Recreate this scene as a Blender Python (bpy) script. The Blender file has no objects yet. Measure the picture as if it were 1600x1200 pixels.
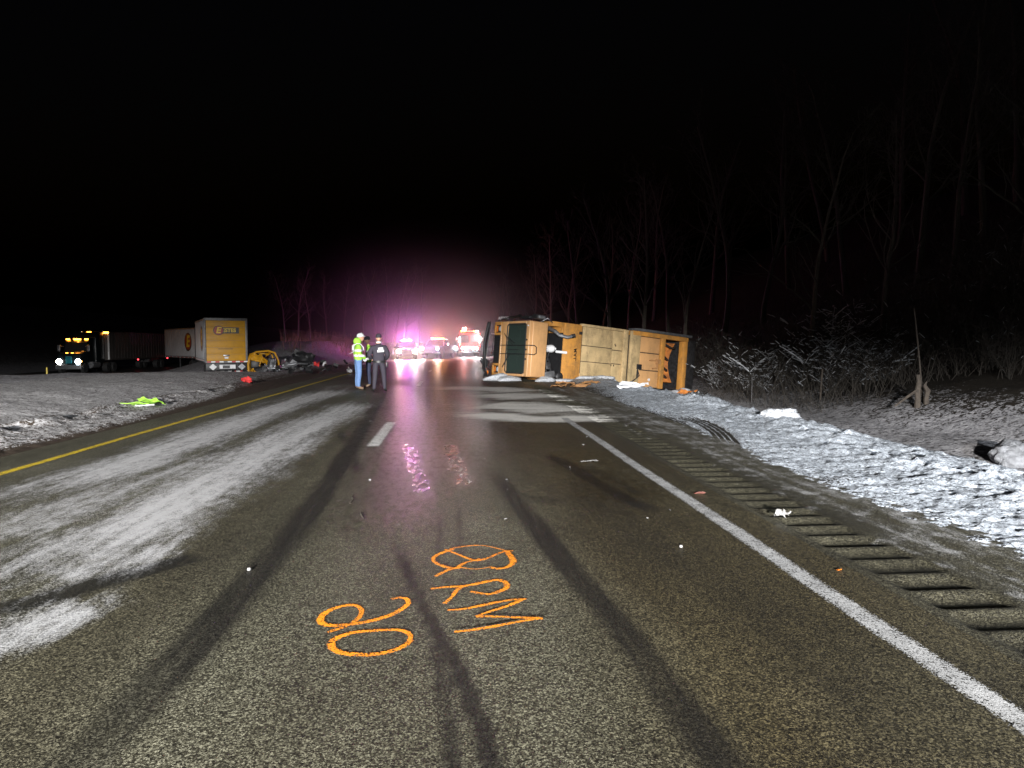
import bpy, bmesh, math, random
import numpy as np
from mathutils import Vector, Matrix, Quaternion, Euler

random.seed(7); rng = np.random.default_rng(7)
S = bpy.context.scene
COL = S.collection
R = math.radians

# ------------------------------------------------------------------ camera
FPX, CYAW, CPIT, CH = 1100.0, R(4.83), R(3.28), 1.5
cam_d = bpy.data.cameras.new('camera'); cam = bpy.data.objects.new('camera', cam_d); COL.objects.link(cam)
cam_d.sensor_width = 36; cam_d.lens = FPX / 1600 * 36; cam_d.clip_end = 2000; cam_d.clip_start = 0.05
cam.location = (0, 0, CH); cam.rotation_euler = (math.pi / 2 - CPIT, 0, -CYAW)
S.camera = cam
# ------------------------------------------------------------------ night sky
W = bpy.data.worlds.new('World'); S.world = W; W.use_nodes = True
wn = W.node_tree; bg = wn.nodes['Background']
sky = wn.nodes.new('ShaderNodeTexSky'); sky.sky_type = 'NISHITA'; sky.sun_disc = False
sky.sun_elevation = R(-4); sky.sun_rotation = R(200)
wn.links.new(sky.outputs[0], bg.inputs[0]); bg.inputs[1].default_value = 0.06
# faint moon
sun_d = bpy.data.lights.new('moon', 'SUN'); sun_d.energy = 0.0035; sun_d.angle = R(0.5); sun_d.color = (.8, .88, 1)
sun = bpy.data.objects.new('moon', sun_d); COL.objects.link(sun); sun.rotation_euler = (R(50), 0, R(-25)); sun.location = (0, -20, 60)
# ------------------------------------------------------------------ exposure / render
vs = S.view_settings; vs.view_transform = 'Standard'; vs.look = 'None'; vs.exposure = 0; vs.gamma = 1; vs.use_curve_mapping = False
cy = S.cycles; cy.max_bounces = 6; cy.diffuse_bounces = 2; cy.glossy_bounces = 3; cy.transmission_bounces = 6; cy.transparent_max_bounces = 12
cy.volume_bounces = 0; cy.sample_clamp_indirect = 4; cy.sample_clamp_direct = 0; cy.caustics_reflective = False; cy.caustics_refractive = False
cy.use_denoising = True; cy.use_light_tree = True; cy.volume_step_rate = 4; cy.volume_max_steps = 64

# ------------------------------------------------------------------ pixel -> place (pixels of the 1600x1200 photograph)
_f = Vector((math.sin(CYAW) * math.cos(CPIT), math.cos(CYAW) * math.cos(CPIT), -math.sin(CPIT)))
_r = Vector((math.cos(CYAW), -math.sin(CYAW), 0)); _u = _r.cross(_f)
def ray(x, y): return _f + _r * ((x - 800) / FPX) + _u * ((600 - y) / FPX)
def P(x, y, z=0.0):
    d = ray(x, y); t = (z - CH) / d.z; return Vector((0, 0, CH)) + d * t
def D(x, y, d): return Vector((0, 0, CH)) + ray(x, y) * d

# ------------------------------------------------------------------ noise
def _h(ix, iy, s):
    n = (ix.astype(np.int64) * 374761393 + iy.astype(np.int64) * 668265263 + s * 69069) & 0x7fffffff
    n = ((n ^ (n >> 13)) * 1274126177) & 0x7fffffff
    return ((n ^ (n >> 16)) & 0xffff) / 65535.0
def vnoise(x, y, s=0):
    x = np.asarray(x, float); y = np.asarray(y, float)
    ix = np.floor(x); iy = np.floor(y); fx = x - ix; fy = y - iy
    fx = fx * fx * (3 - 2 * fx); fy = fy * fy * (3 - 2 * fy)
    a = _h(ix, iy, s); b = _h(ix + 1, iy, s); c = _h(ix, iy + 1, s); d = _h(ix + 1, iy + 1, s)
    return a + (b - a) * fx + (c - a) * fy + (a - b - c + d) * fx * fy
def fbm(x, y, s=0, o=4):
    t = 0; a = .5; n = 0
    for i in range(o):
        t = t + a * vnoise(x * 2 ** i + 17.3 * i, y * 2 ** i + 9.1 * i, s + i); n += a; a *= .5
    return t / n
def sst(x, a, b):
    t = np.clip((np.asarray(x, float) - a) / (b - a), 0, 1); return t * t * (3 - 2 * t)

# ------------------------------------------------------------------ materials
MATS = {}
def new_mat(name):
    m = bpy.data.materials.new(name); m.use_nodes = True; nt = m.node_tree; nt.nodes.clear()
    o = nt.nodes.new('ShaderNodeOutputMaterial'); b = nt.nodes.new('ShaderNodeBsdfPrincipled')
    nt.links.new(b.outputs[0], o.inputs[0]); MATS[name] = m
    return m, nt, b, o
def N(nt, t, **k):
    n = nt.nodes.new(t)
    for a, v in k.items():
        if a.startswith('_'): n.inputs[int(a[1:])].default_value = v
        else: setattr(n, a, v)
    return n
def L(nt, a, b): nt.links.new(a, b)
def tex(nt, scale, detail=4, rough=.6, coord='Object', vec_scale=None):
    tc = N(nt, 'ShaderNodeTexCoord'); nz = N(nt, 'ShaderNodeTexNoise'); nz.inputs['Scale'].default_value = scale
    nz.inputs['Detail'].default_value = detail; nz.inputs['Roughness'].default_value = rough
    src = tc.outputs[coord]
    if vec_scale:
        mp = N(nt, 'ShaderNodeMapping'); mp.inputs['Scale'].default_value = vec_scale; L(nt, src, mp.inputs[0]); src = mp.outputs[0]
    L(nt, src, nz.inputs['Vector']); return nz
def ramp(nt, src, stops):
    r = N(nt, 'ShaderNodeValToRGB'); el = r.color_ramp.elements
    while len(el) > 1: el.remove(el[-1])
    el[0].position, el[0].color = stops[0][0], (*stops[0][1], 1) if len(stops[0][1]) == 3 else stops[0][1]
    for p, c in stops[1:]:
        e = el.new(p); e.color = (*c, 1) if len(c) == 3 else c
    L(nt, src, r.inputs[0]); return r
def g(v): return (v, v, v)
def math_n(nt, op, a, b=None, c=None, clamp=False):
    m = N(nt, 'ShaderNodeMath', operation=op); m.use_clamp = clamp
    for i, v in enumerate((a, b, c)):
        if v is None: continue
        if isinstance(v, (int, float)): m.inputs[i].default_value = v
        else: L(nt, v, m.inputs[i])
    return m.outputs[0]
def mixc(nt, fac, a, b):
    m = N(nt, 'ShaderNodeMix', data_type='RGBA')
    for i, v in ((0, fac), (6, a), (7, b)):
        if isinstance(v, (int, float)): m.inputs[i].default_value = v
        elif isinstance(v, tuple): m.inputs[i].default_value = (*v, 1) if len(v) == 3 else v
        else: L(nt, v, m.inputs[i])
    return m.outputs[2]
def bump(nt, b, h, strength=.3, dist=.01):
    bn = N(nt, 'ShaderNodeBump'); bn.inputs['Strength'].default_value = strength; bn.inputs['Distance'].default_value = dist
    L(nt, h, bn.inputs['Height']); L(nt, bn.outputs[0], b.inputs['Normal'])
def surf(name, col, col2=None, rough=.5, metal=0, scale=6, bumps=.15, bd=.004, coat=0, lo=.35, hi=.7, grime=0):
    """plain worn surface: two tones mixed by noise, rough variation, slight bump"""
    m, nt, b, o = new_mat(name)
    col2 = col2 or tuple(c * .6 for c in col)
    n1 = tex(nt, scale, 6, .65)
    c = ramp(nt, n1.outputs[0], [(lo, col2), (hi, col)]).outputs[0]
    if grime:
        gn = tex(nt, 2.2, 7, .7, vec_scale=(1.2, .35, 1)); gn2 = tex(nt, 14, 5, .7)
        gf = math_n(nt, 'ADD', math_n(nt, 'MULTIPLY', gn.outputs[0], .7), math_n(nt, 'MULTIPLY', gn2.outputs[0], .3))
        c = mixc(nt, math_n(nt, 'MULTIPLY', ramp(nt, gf, [(.48, g(0)), (.68, g(1))]).outputs[0], grime), c, (.10, .075, .045))
    L(nt, c, b.inputs['Base Color'])
    n2 = tex(nt, scale * 5, 3)
    b.inputs['Metallic'].default_value = metal
    rr = math_n(nt, 'MULTIPLY_ADD', n1.outputs[0], .25, rough - .12, True); L(nt, rr, b.inputs['Roughness'])
    if coat: b.inputs['Coat Weight'].default_value = coat
    if bumps: bump(nt, b, n2.outputs[0], bumps, bd)
    return m
def glow(name, col, strength):
    m, nt, b, o = new_mat(name)
    b.inputs['Base Color'].default_value = (*[min(1, c) * .8 for c in col], 1); b.inputs['Roughness'].default_value = .3
    b.inputs['Emission Color'].default_value = (*col, 1); b.inputs['Emission Strength'].default_value = strength
    return m
def glass(name, col, rough=.03, alpha=.5):
    m, nt, b, o = new_mat(name)
    b.inputs['Base Color'].default_value = (*col, 1); b.inputs['Roughness'].default_value = rough
    tr = N(nt, 'ShaderNodeBsdfTransparent'); tr.inputs[0].default_value = (*[min(1, c * 3 + .15) for c in col], 1)
    mx = N(nt, 'ShaderNodeMixShader'); mx.inputs[0].default_value = alpha
    L(nt, tr.outputs[0], mx.inputs[1]); L(nt, b.outputs[0], mx.inputs[2]); L(nt, mx.outputs[0], o.inputs[0])
    return m

surf('orange_paint', (.60, .27, .05), (.44, .21, .055), .45, 0, 3, .08, grime=.7)
surf('tan_worn_paint', (.52, .37, .19), (.38, .28, .145), .55, 0, 1.7, .2, lo=.36, hi=.62, grime=.8)
surf('cab_paint', (.60, .33, .14), (.50, .28, .125), .38, 0, 1.6, .04, grime=.35)
surf('rust_orange', (.6, .2, .03), (.2, .07, .02), .6, 0, 4, .2)
surf('black_plastic', (.02, .02, .022), (.010, .010, .011), .5, 0, 12, .2)
surf('dark_metal', (.06, .06, .065), (.022, .02, .02), .5, .5, 9, .3)
surf('grey_metal', (.32, .33, .35), (.16, .16, .17), .4, .7, 8, .2)
surf('chrome', (.7, .7, .72), (.5, .5, .52), .15, 1, 8, .05)
surf('rubber', (.022, .022, .023), (.012, .012, .012), .75, 0, 20, .3)
surf('white_plastic', (.75, .76, .78), (.6, .6, .62), .4, 0, 5, .1)
surf('white_paint', (.70, .70, .70), (.55, .54, .53), .4, 0, 2, .05)
surf('trailer_white', (.50, .50, .52), (.40, .40, .41), .4, 0, .9, .03, grime=.4)
surf('trailer_yellow', (.58, .285, .004), (.44, .215, .004), .55, 0, 1.4, .05, grime=.3)
surf('frame_grey', (.16, .16, .165), (.08, .08, .082), .5, .4, 6, .1)
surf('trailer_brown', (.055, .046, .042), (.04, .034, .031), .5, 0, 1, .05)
surf('logo_black', (.015, .014, .014), (.01, .01, .01), .4, 0, 8, 0)
surf('logo_yellow', (.75, .50, .02), (.65, .42, .02), .4, 0, 8, 0)
surf('logo_red', (.35, .03, .015), (.25, .02, .01), .4, 0, 8, 0)
surf('reflective_white', (.85, .85, .85), (.7, .7, .7), .35, 0, 14, 0)
surf('reflective_red', (.6, .03, .02), (.45, .02, .015), .35, 0, 14, 0)
surf('old_snow', (.36, .37, .40), (.2, .205, .22), .7, 0, 12, .9, .04)
surf('litter_white', (.26, .255, .25), (.16, .155, .15), .6, 0, 20, .3)
surf('litter_red', (.22, .09, .07), (.14, .05, .04), .6, 0, 20, .2)
surf('hivis', (.36, .68, .06), (.25, .5, .05), .75, 0, 9, .5, .02)
surf('denim', (.13, .22, .42), (.09, .16, .32), .85, 0, 14, .5, .02)
surf('dark_denim', (.035, .045, .09), (.02, .026, .055), .85, 0, 14, .5, .02)
surf('uniform', (.040, .034, .048), (.026, .022, .034), .8, 0, 14, .5, .02)
surf('skin', (.55, .32, .22), (.48, .26, .18), .55, 0, 9, .1)
surf('boot_tan', (.20, .13, .08), (.12, .08, .05), .7, 0, 14, .2)
surf('boot_black', (.02, .02, .02), (.012, .012, .012), .4, 0, 14, .2)
surf('hard_hat', (.72, .74, .76), (.6, .62, .64), .3, 0, 4, .02)
surf('hair_dark', (.03, .02, .015), (.015, .01, .008), .6, 0, 40, .4)
surf('bark', (.075, .062, .05), (.04, .032, .026), .9, 0, 14, .5, .01)
surf('twig_brown', (.034, .028, .022), (.018, .015, .012), .9, 0, 6, .2)
surf('old_wood', (.10, .08, .062), (.045, .036, .03), .85, 0, 12, .6, .01)
surf('dry_grass', (.22, .18, .11), (.12, .09, .055), .9, 0, 8, .2)
surf('clump_snow', (.66, .68, .72), (.38, .40, .43), .65, 0, 14, .9, .04)
surf('body_dark_blue', (.05, .06, .09), (.035, .04, .06), .3, .3, 3, .03, coat=.5)
surf('car_silver', (.35, .36, .38), (.28, .29, .31), .3, .5, 3, .03, coat=.5)
surf('fire_red', (.5, .02, .015), (.36, .015, .012), .3, 0, 3, .03, coat=.5)
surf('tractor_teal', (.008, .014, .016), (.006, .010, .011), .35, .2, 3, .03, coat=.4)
surf('cloth_red', (.55, .03, .03), (.4, .02, .02), .8, 0, 9, .5, .02)
surf('post_yellow', (.6, .45, .04), (.45, .33, .03), .5, 0, 8, .1)
surf('ply_tan', (.42, .22, .08), (.25, .12, .05), .7, 0, 6, .3)
surf('aluminium', (.45, .46, .48), (.3, .3, .32), .4, .8, 6, .15)
glass('windscreen_green', (.075, .105, .095), .06, .32)
surf('seam_dark', (.09, .06, .035), (.04, .03, .02), .8, 0, 5, .3)  # dark under-colour showing in the gaps between sheets and panels
surf('seat_grey', (.20, .22, .22), (.12, .13, .13), .8, 0, 9, .3)
glass('dark_glass', (.02, .022, .025), .05, .8)
glass('lens_clear', (.6, .62, .65), .08, .6)
surf('amber_lens', (.6, .18, .02), (.5, .14, .02), .25, 0, 8, 0)
glow('lamp_white', (1, .97, .92), 60); glow('lamp_cool', (.8, .93, 1), 60); glow('lamp_pink', (1, .80, .74), 60)
glow('lamp_amber', (1, .33, .03), 22); glow('lamp_red', (1, .04, .03), 14); glow('lamp_blue', (.1, .15, 1), 12); glow('teal_glow', (.015, .16, .2), .06)
glow('lamp_amber_small', (1, .38, .05), 9); glow('lamp_red_small', (1, .06, .08), 4)

# ------------------------------------------------------------------ objects
def tag(o, label=None, cat=None, group=None, kind=None):
    if label: o['label'] = label
    if cat: o['category'] = cat
    if group: o['group'] = group
    if kind: o['kind'] = kind
    return o
def thing(name, label, cat, mat4=None, group=None):
    o = bpy.data.objects.new(name, None); COL.objects.link(o); o.empty_display_size = .3
    if mat4 is not None: o.matrix_world = mat4
    return tag(o, label, cat, group)
def place(x, y, z=0, rz=0): return Matrix.Translation((x, y, z)) @ Matrix.Rotation(rz, 4, 'Z')
def meshobj(name, me, mat, parent=None):
    o = bpy.data.objects.new(name, me); COL.objects.link(o)
    if mat:
        me.materials.clear(); me.materials.append(MATS[mat])
    if parent: o.parent = parent
    return o
def copy_tree(o, parent=None):
    c = o.copy(); COL.objects.link(c); c.parent = parent
    for ch in list(o.children): copy_tree(ch, c)
    return c
class MB:
    def __init__(s): s.v = []; s.f = []
    def add(s, vs_, fs):
        n = len(s.v); s.v += [tuple(v) for v in vs_]; s.f += [tuple(i + n for i in f) for f in fs]; return s
    def box(s, c, d, rot=None, taper=1.0):
        x, y, z = [q / 2 for q in d]; vs_ = [(sx * x * (taper if sz > 0 else 1), sy * y * (taper if sz > 0 else 1), sz * z) for sz in (-1, 1) for sy in (-1, 1) for sx in (-1, 1)]
        M = (Euler(rot).to_matrix() if rot else Matrix.Identity(3))
        vs_ = [M @ Vector(v) + Vector(c) for v in vs_]
        return s.add(vs_, [(0, 2, 3, 1), (4, 5, 7, 6), (0, 1, 5, 4), (2, 6, 7, 3), (0, 4, 6, 2), (1, 3, 7, 5)])
    def bx(s, x0, x1, y0, y1, z0, z1): return s.box(((x0 + x1) / 2, (y0 + y1) / 2, (z0 + z1) / 2), (abs(x1 - x0), abs(y1 - y0), abs(z1 - z0)))
    def tube(s, pts, r, n=6, cap=True):
        pts = [Vector(p) for p in pts]; rs = r if isinstance(r, (list, tuple)) else [r] * len(pts)
        t0 = (pts[1] - pts[0]).normalized(); a = t0.orthogonal().normalized(); base = len(s.v); k = len(pts)
        for i, p in enumerate(pts):
            t = (pts[min(i + 1, k - 1)] - pts[max(i - 1, 0)])
            t = t.normalized() if t.length > 1e-9 else t0
            a = (a - t * a.dot(t)); a = a.normalized() if a.length > 1e-6 else t.orthogonal().normalized()
            b = t.cross(a)
            for j in range(n):
                q = 2 * math.pi * j / n; s.v.append(tuple(p + (a * math.cos(q) + b * math.sin(q)) * rs[i]))
        for i in range(k - 1):
            for j in range(n):
                j2 = (j + 1) % n; s.f.append((base + i * n + j, base + i * n + j2, base + (i + 1) * n + j2, base + (i + 1) * n + j))
        if cap and n > 2:
            s.f.append(tuple(base + j for j in reversed(range(n)))); s.f.append(tuple(base + (k - 1) * n + j for j in range(n)))
        return s
    def cyl(s, p0, p1, r, n=16, r1=None): return s.tube([p0, p1], [r, r if r1 is None else r1], n)
    def lathe(s, prof, c=(0, 0, 0), n=20, axis='Z'):
        base = len(s.v); c = Vector(c)
        for (r, h) in prof:
            for j in range(n):
                q = 2 * math.pi * j / n; x, y = r * math.cos(q), r * math.sin(q)
                v = {'Z': (x, y, h), 'Y': (x, h, y), 'X': (h, x, y)}[axis]; s.v.append(tuple(Vector(v) + c))
        for i in range(len(prof) - 1):
            for j in range(n):
                j2 = (j + 1) % n; s.f.append((base + i * n + j, base + i * n + j2, base + (i + 1) * n + j2, base + (i + 1) * n + j))
        s.f.append(tuple(base + j for j in range(n))); s.f.append(tuple(base + (len(prof) - 1) * n + j for j in range(n)))
        return s
    def prism(s, poly, a, b, axis='Y'):
        """poly: list of 2D points in the plane across the axis, extruded from a to b"""
        def pt(p, h): return {'Y': (p[0], h, p[1]), 'X': (h, p[0], p[1]), 'Z': (p[0], p[1], h)}[axis]
        n = len(poly); vs_ = [pt(p, a) for p in poly] + [pt(p, b) for p in poly]
        fs = [tuple(range(n)), tuple(range(2 * n - 1, n - 1, -1))] + [(i, (i + 1) % n + 0, (i + 1) % n + n, i + n) for i in range(n)]
        return s.add(vs_, fs)
    def sheet(s, fn, nu, nv, thick=.004):
        """curved sheet with thickness; fn(u,v)->Vector"""
        vs_ = []; e = 1e-3
        for k in (0, 1):
            for i in range(nu + 1):
                for j in range(nv + 1):
                    u, v = i / nu, j / nv; p = Vector(fn(u, v))
                    if k:
                        n_ = (Vector(fn(u + e, v)) - Vector(fn(u - e, v))).cross(Vector(fn(u, v + e)) - Vector(fn(u, v - e)))
                        p = p - n_.normalized() * thick if n_.length > 1e-12 else p
                    vs_.append(p)
        m = (nu + 1) * (nv + 1); w = nv + 1; fs = []
        for i in range(nu):
            for j in range(nv):
                a, b, c, d = i * w + j, (i + 1) * w + j, (i + 1) * w + j + 1, i * w + j + 1
                fs += [(a, b, c, d), (d + m, c + m, b + m, a + m)]
        rim = [i * w for i in range(nu + 1)] + [nu * w + j for j in range(1, nv + 1)] + [i * w + nv for i in range(nu - 1, -1, -1)] + [j for j in range(nv - 1, 0, -1)]
        for q in range(len(rim)):
            a, b = rim[q], rim[(q + 1) % len(rim)]; fs.append((b, a, a + m, b + m))
        return s.add(vs_, fs)
    def build(s, name, mat, parent=None, smooth=False, bevel=0, seg=2, xf=None):
        me = bpy.data.meshes.new(name); me.from_pydata(s.v, [], s.f)
        bm = bmesh.new(); bm.from_mesh(me)
        bmesh.ops.recalc_face_normals(bm, faces=bm.faces)
        if bevel:
            ed = [e for e in bm.edges if len(e.link_faces) == 2 and e.calc_face_angle(0) > .5]
            bmesh.ops.bevel(bm, geom=ed, offset=bevel, segments=seg, profile=.5, affect='EDGES', clamp_overlap=True)
        if xf is not None: bm.transform(xf)
        bm.to_mesh(me); bm.free()
        if smooth:
            me.polygons.foreach_set('use_smooth', [True] * len(me.polygons))
            if smooth != 'all': me.set_sharp_from_angle(angle=R(35))
        return meshobj(name, me, mat, parent)
def text_mesh(txt, size, depth=.004, shear=0, bold=0.0, stretch=1.0):
    c = bpy.data.curves.new('txt', 'FONT'); c.body = txt; c.size = size; c.extrude = depth; c.align_x = 'CENTER'; c.align_y = 'CENTER'; c.shear = shear; c.offset = bold
    o = bpy.data.objects.new('txt', c); COL.objects.link(o)
    bpy.context.view_layer.update()
    me = bpy.data.meshes.new_from_object(o.evaluated_get(bpy.context.evaluated_depsgraph_get()))
    bpy.data.objects.remove(o); bpy.data.curves.remove(c)
    if stretch != 1: me.transform(Matrix.Diagonal((stretch, 1, 1, 1)))
    return me
def text_part(txt, size, mat, parent, xf, name='lettering', **k):
    me = text_mesh(txt, size, **k); me.transform(xf); return meshobj(name, me, mat, parent)
def frame(o, ex, ey):
    """matrix with local x along ex, local y along ey"""
    ex = Vector(ex).normalized(); ey = Vector(ey); ey = (ey - ex * ey.dot(ex)).normalized(); ez = ex.cross(ey)
    return Matrix(((ex.x, ey.x, ez.x, o[0]), (ex.y, ey.y, ez.y, o[1]), (ex.z, ey.z, ez.z, o[2]), (0, 0, 0, 1)))
def lamp(name, parent, loc, target, power, col, kind='SPOT', angle=70, blend=.6, radius=.08):
    """a lamp in world place, parented to its vehicle"""
    d = bpy.data.lights.new(name, kind); d.energy = power; d.color = col; d.shadow_soft_size = radius
    if kind == 'POINT': d.specular_factor = .15
    if kind == 'SPOT': d.spot_size = R(angle); d.spot_blend = blend
    o = bpy.data.objects.new(name, d); COL.objects.link(o)
    loc = Vector(loc); m = Matrix.Translation(loc)
    if target is not None: m = m @ (Vector(target) - loc).to_track_quat('-Z', 'Y').to_matrix().to_4x4()
    o.parent = parent
    if parent: bpy.context.view_layer.update(); o.matrix_parent_inverse = parent.matrix_world.inverted()
    o.matrix_world = m
    return o
def grid_mesh(name, X, Y, Z):
    """mesh of a structured grid from 2D arrays"""
    h, w = X.shape; co = np.stack([X, Y, Z], -1).reshape(-1, 3).astype(np.float32)
    i = np.arange(h * w).reshape(h, w); q = np.stack([i[:-1, :-1], i[:-1, 1:], i[1:, 1:], i[1:, :-1]], -1).reshape(-1, 4)
    me = bpy.data.meshes.new(name); me.vertices.add(len(co)); me.vertices.foreach_set('co', co.ravel())
    me.loops.add(q.size); me.loops.foreach_set('vertex_index', q.ravel().astype(np.int32))
    me.polygons.add(len(q)); me.polygons.foreach_set('loop_start', np.arange(0, q.size, 4, dtype=np.int32))
    me.polygons.foreach_set('use_smooth', np.ones(len(q), dtype=bool)); me.update(); me.validate()
    return me
def set_attr(me, name, a):
    at = me.attributes.new(name, 'FLOAT', 'POINT'); at.data.foreach_set('value', np.asarray(a, np.float32).ravel())
def seg_dist(X, Y, pts):
    """distance to a polyline and the position along it (0..1)"""
    best = np.full(X.shape, 1e9); tt = np.zeros(X.shape); side = np.zeros(X.shape)
    ln = [0]
    for a, b in zip(pts[:-1], pts[1:]): ln.append(ln[-1] + math.hypot(b[0] - a[0], b[1] - a[1]))
    for k, (a, b) in enumerate(zip(pts[:-1], pts[1:])):
        dx, dy = b[0] - a[0], b[1] - a[1]; l2 = dx * dx + dy * dy + 1e-12
        t = np.clip(((X - a[0]) * dx + (Y - a[1]) * dy) / l2, 0, 1)
        ex, ey = X - a[0] - t * dx, Y - a[1] - t * dy; d = np.hypot(ex, ey); m = d < best
        best = np.where(m, d, best); tt = np.where(m, (ln[k] + t * math.sqrt(l2)) / ln[-1], tt); side = np.where(m, np.sign(ex * dy - ey * dx), side)
    return best, tt, side
def pxline(pts, z=0.0, sub=6):
    """pixel polyline -> smooth ground polyline"""
    w = [P(x, y, z) for x, y in pts]; out = []
    for i in range(len(w) - 1):
        p0, p1, p2, p3 = w[max(i - 1, 0)], w[i], w[i + 1], w[min(i + 2, len(w) - 1)]
        for k in range(sub):
            t = k / sub
            out.append(.5 * ((2 * p1) + (p2 - p0) * t + (2 * p0 - 5 * p1 + 4 * p2 - p3) * t * t + (3 * p1 - p0 - 3 * p2 + p3) * t ** 3))
    out.append(w[-1]); return [(p.x, p.y) for p in out]

# ================================================================== THE SETTING
def zt(X, Y, fine=True):
    """height of the land (road level is 0)"""
    X = np.asarray(X, float); Y = np.asarray(Y, float)
    # right: verge, ditch, bank, wooded hill
    wob = (fbm(Y * .11, X * 0 + 3.1, 5, 3) - .5)
    xr = X - 1.6 * wob * sst(X, 6, 9)
    zr = np.interp(xr, [3.3, 4.6, 6.3, 7.4, 8.6, 9.8, 11.2, 13, 16, 24, 45, 100, 400], [-.03, .02, .06, -.26, -.62, -.74, -.55, .1, .75, 4.2, 15, 32, 60])
    # beside the overturned truck the land falls a little earlier
    near = sst(Y, 18, 25); zr = zr - near * .12 * sst(X, 5, 7.5) * (1 - sst(X, 10, 13)) - near * .5 * sst(X, 10.5, 13) * (1 - sst(X, 15, 22))
    # left: gravel shoulder, snow bank, sunken median, far carriageway
    xl = -X
    plate = .34 * sst(xl, 7.3, 9.6) * (1 - sst(Y + .25 * (xl - 14) + 2 * wob, 27, 38))
    sunk = -.95 * sst(Y + .5 * (xl - 14), 30, 44) * sst(xl, 8.5, 14.5)
    hump = 2.7 * sst(Y, 52, 72) * sst(xl, 7.5, 14) * (1 - sst(xl, 17, 27))
    other = -1.5 * sst(xl, 23, 30)
    zl = -.03 * (1 - sst(xl, 5.6, 6.6)) + plate + np.maximum(sunk, -.95) * (1 - sst(xl, 23, 30)) + hump + other + 14 * sst(xl, 46, 130) 
    z = np.where(X > 0, zr, zl)
    z = np.where((X > -5.6) & (X < 3.35), -.05, z)
    if fine:
        amp = sst(np.abs(X + 1.2), 8.5, 12)
        z = z + amp * (.16 * (fbm(X * .5, Y * .5, 11, 4) - .5) + .05 * (fbm(X * 3, Y * 2.2, 12, 3) - .5))
    return z
def zat(x, y): return float(zt(np.array([x]), np.array([y]))[0])
def grow(a, b, s0, k, lim=1e9):
    out = [a]
    while out[-1] < b: out.append(out[-1] + min(lim, max(s0, k * abs(out[-1]))))
    return np.array(out)

# --- snow materials
def snow_mat(name, white, grey, dirt, gscale=22, streak=(1, 1, 1), bumpd=.03):
    m, nt, b, o = new_mat(name)
    at = N(nt, 'ShaderNodeAttribute', attribute_name='snow')
    n1 = tex(nt, gscale, 7, .68, vec_scale=streak); n2 = tex(nt, gscale * 4.5, 4, .7); n3 = tex(nt, 1.3, 4)
    d1 = ramp(nt, n2.outputs[0], [(.35, tuple(c * .35 for c in dirt)), (.7, dirt)])
    def cells(sc):
        vo = N(nt, 'ShaderNodeTexVoronoi'); vo.inputs['Scale'].default_value = sc; tc_ = N(nt, 'ShaderNodeTexCoord'); mp_ = N(nt, 'ShaderNodeMapping'); mp_.inputs['Scale'].default_value = (.75, 1, 1); L(nt, tc_.outputs['Object'], mp_.inputs[0]); L(nt, mp_.outputs[0], vo.inputs['Vector'])
        sp_ = N(nt, 'ShaderNodeSeparateColor'); L(nt, vo.outputs['Color'], sp_.inputs[0]); return sp_.outputs[0]
    grain = math_n(nt, 'ADD', math_n(nt, 'MULTIPLY', cells(gscale * 1.1), .5), math_n(nt, 'MULTIPLY', cells(gscale * 2.6), .5))
    c1 = ramp(nt, math_n(nt, 'ADD', math_n(nt, 'MULTIPLY', n1.outputs[0], .5), math_n(nt, 'MULTIPLY', grain, .5)), [(.26, tuple(c * .45 for c in grey)), (.42, grey), (.66, white)])
    t = math_n(nt, 'ADD', math_n(nt, 'MULTIPLY', n1.outputs[0], .55), math_n(nt, 'MULTIPLY', math_n(nt, 'MULTIPLY_ADD', grain, .5, math_n(nt, 'MULTIPLY', n2.outputs[0], .5)), .45))
    t = math_n(nt, 'ADD', t, math_n(nt, 'MULTIPLY_ADD', n3.outputs[0], .25, -.12))
    fac = math_n(nt, 'ADD', at.outputs['Fac'], math_n(nt, 'MULTIPLY_ADD', t, 1.9, math_n(nt, 'MULTIPLY_ADD', grain, .9, -1.40)))
    fac = ramp(nt, fac, [(.42, g(0)), (.58, g(1))]).outputs[0]
    L(nt, mixc(nt, fac, d1.outputs[0], c1.outputs[0]), b.inputs['Base Color'])
    b.inputs['Roughness'].default_value = .65; b.inputs['Specular IOR Level'].default_value = .3
    bump(nt, b, math_n(nt, 'ADD', n1.outputs[0], math_n(nt, 'MULTIPLY', grain, .35)), .8, bumpd)
    return m
snow_mat('verge_snow', (.66, .71, .78), (.30, .33, .375), (.045, .040, .032), 34, (1, 1, 1), .03)
snow_mat('median_snow', (.58, .57, .58), (.30, .29, .29), (.085, .062, .045), 24, (1, 1, 1), .03)
snow_mat('field_snow', (.50, .49, .51), (.27, .265, .28), (.05, .04, .03), 11, (1, .5, 1), .12)

# --- terrain
gx = np.concatenate([-grow(32, 500, .4, .12)[::-1], np.arange(-31.8, 22, .2), grow(22, 500, .3, .08)])
gy = np.concatenate([-grow(6, 120, .5, .15)[::-1], grow(-5.5, 600, .13, .011)])
X, Y = np.meshgrid(gx, gy); Z = zt(X, Y)
Z = Z - .25 * ((X > 3.5) & (X < 8.3) & (Y > 2.3) & (Y < 46)) - .25 * ((X < -5.8) & (X > -12.7) & (Y > 7.3) & (Y < 50))
terr_me = grid_mesh('terrain', X, Y, Z)
woods = sst(X, 12.0, 17) * 1.15 + sst(-X, 46, 60) * .8 + sst(-X, 9, 12) * sst(Y, 58, 66) * .30
set_attr(terr_me, 'snow', 1.25 - .35 * sst(X, 8.5, 10.5) - woods - .5 * sst(fbm(X * .22, Y * .22, 21, 3), .45, .7) * sst(X, 10, 13))
terrain = tag(meshobj('terrain', terr_me, 'field_snow'), kind='structure')

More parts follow.
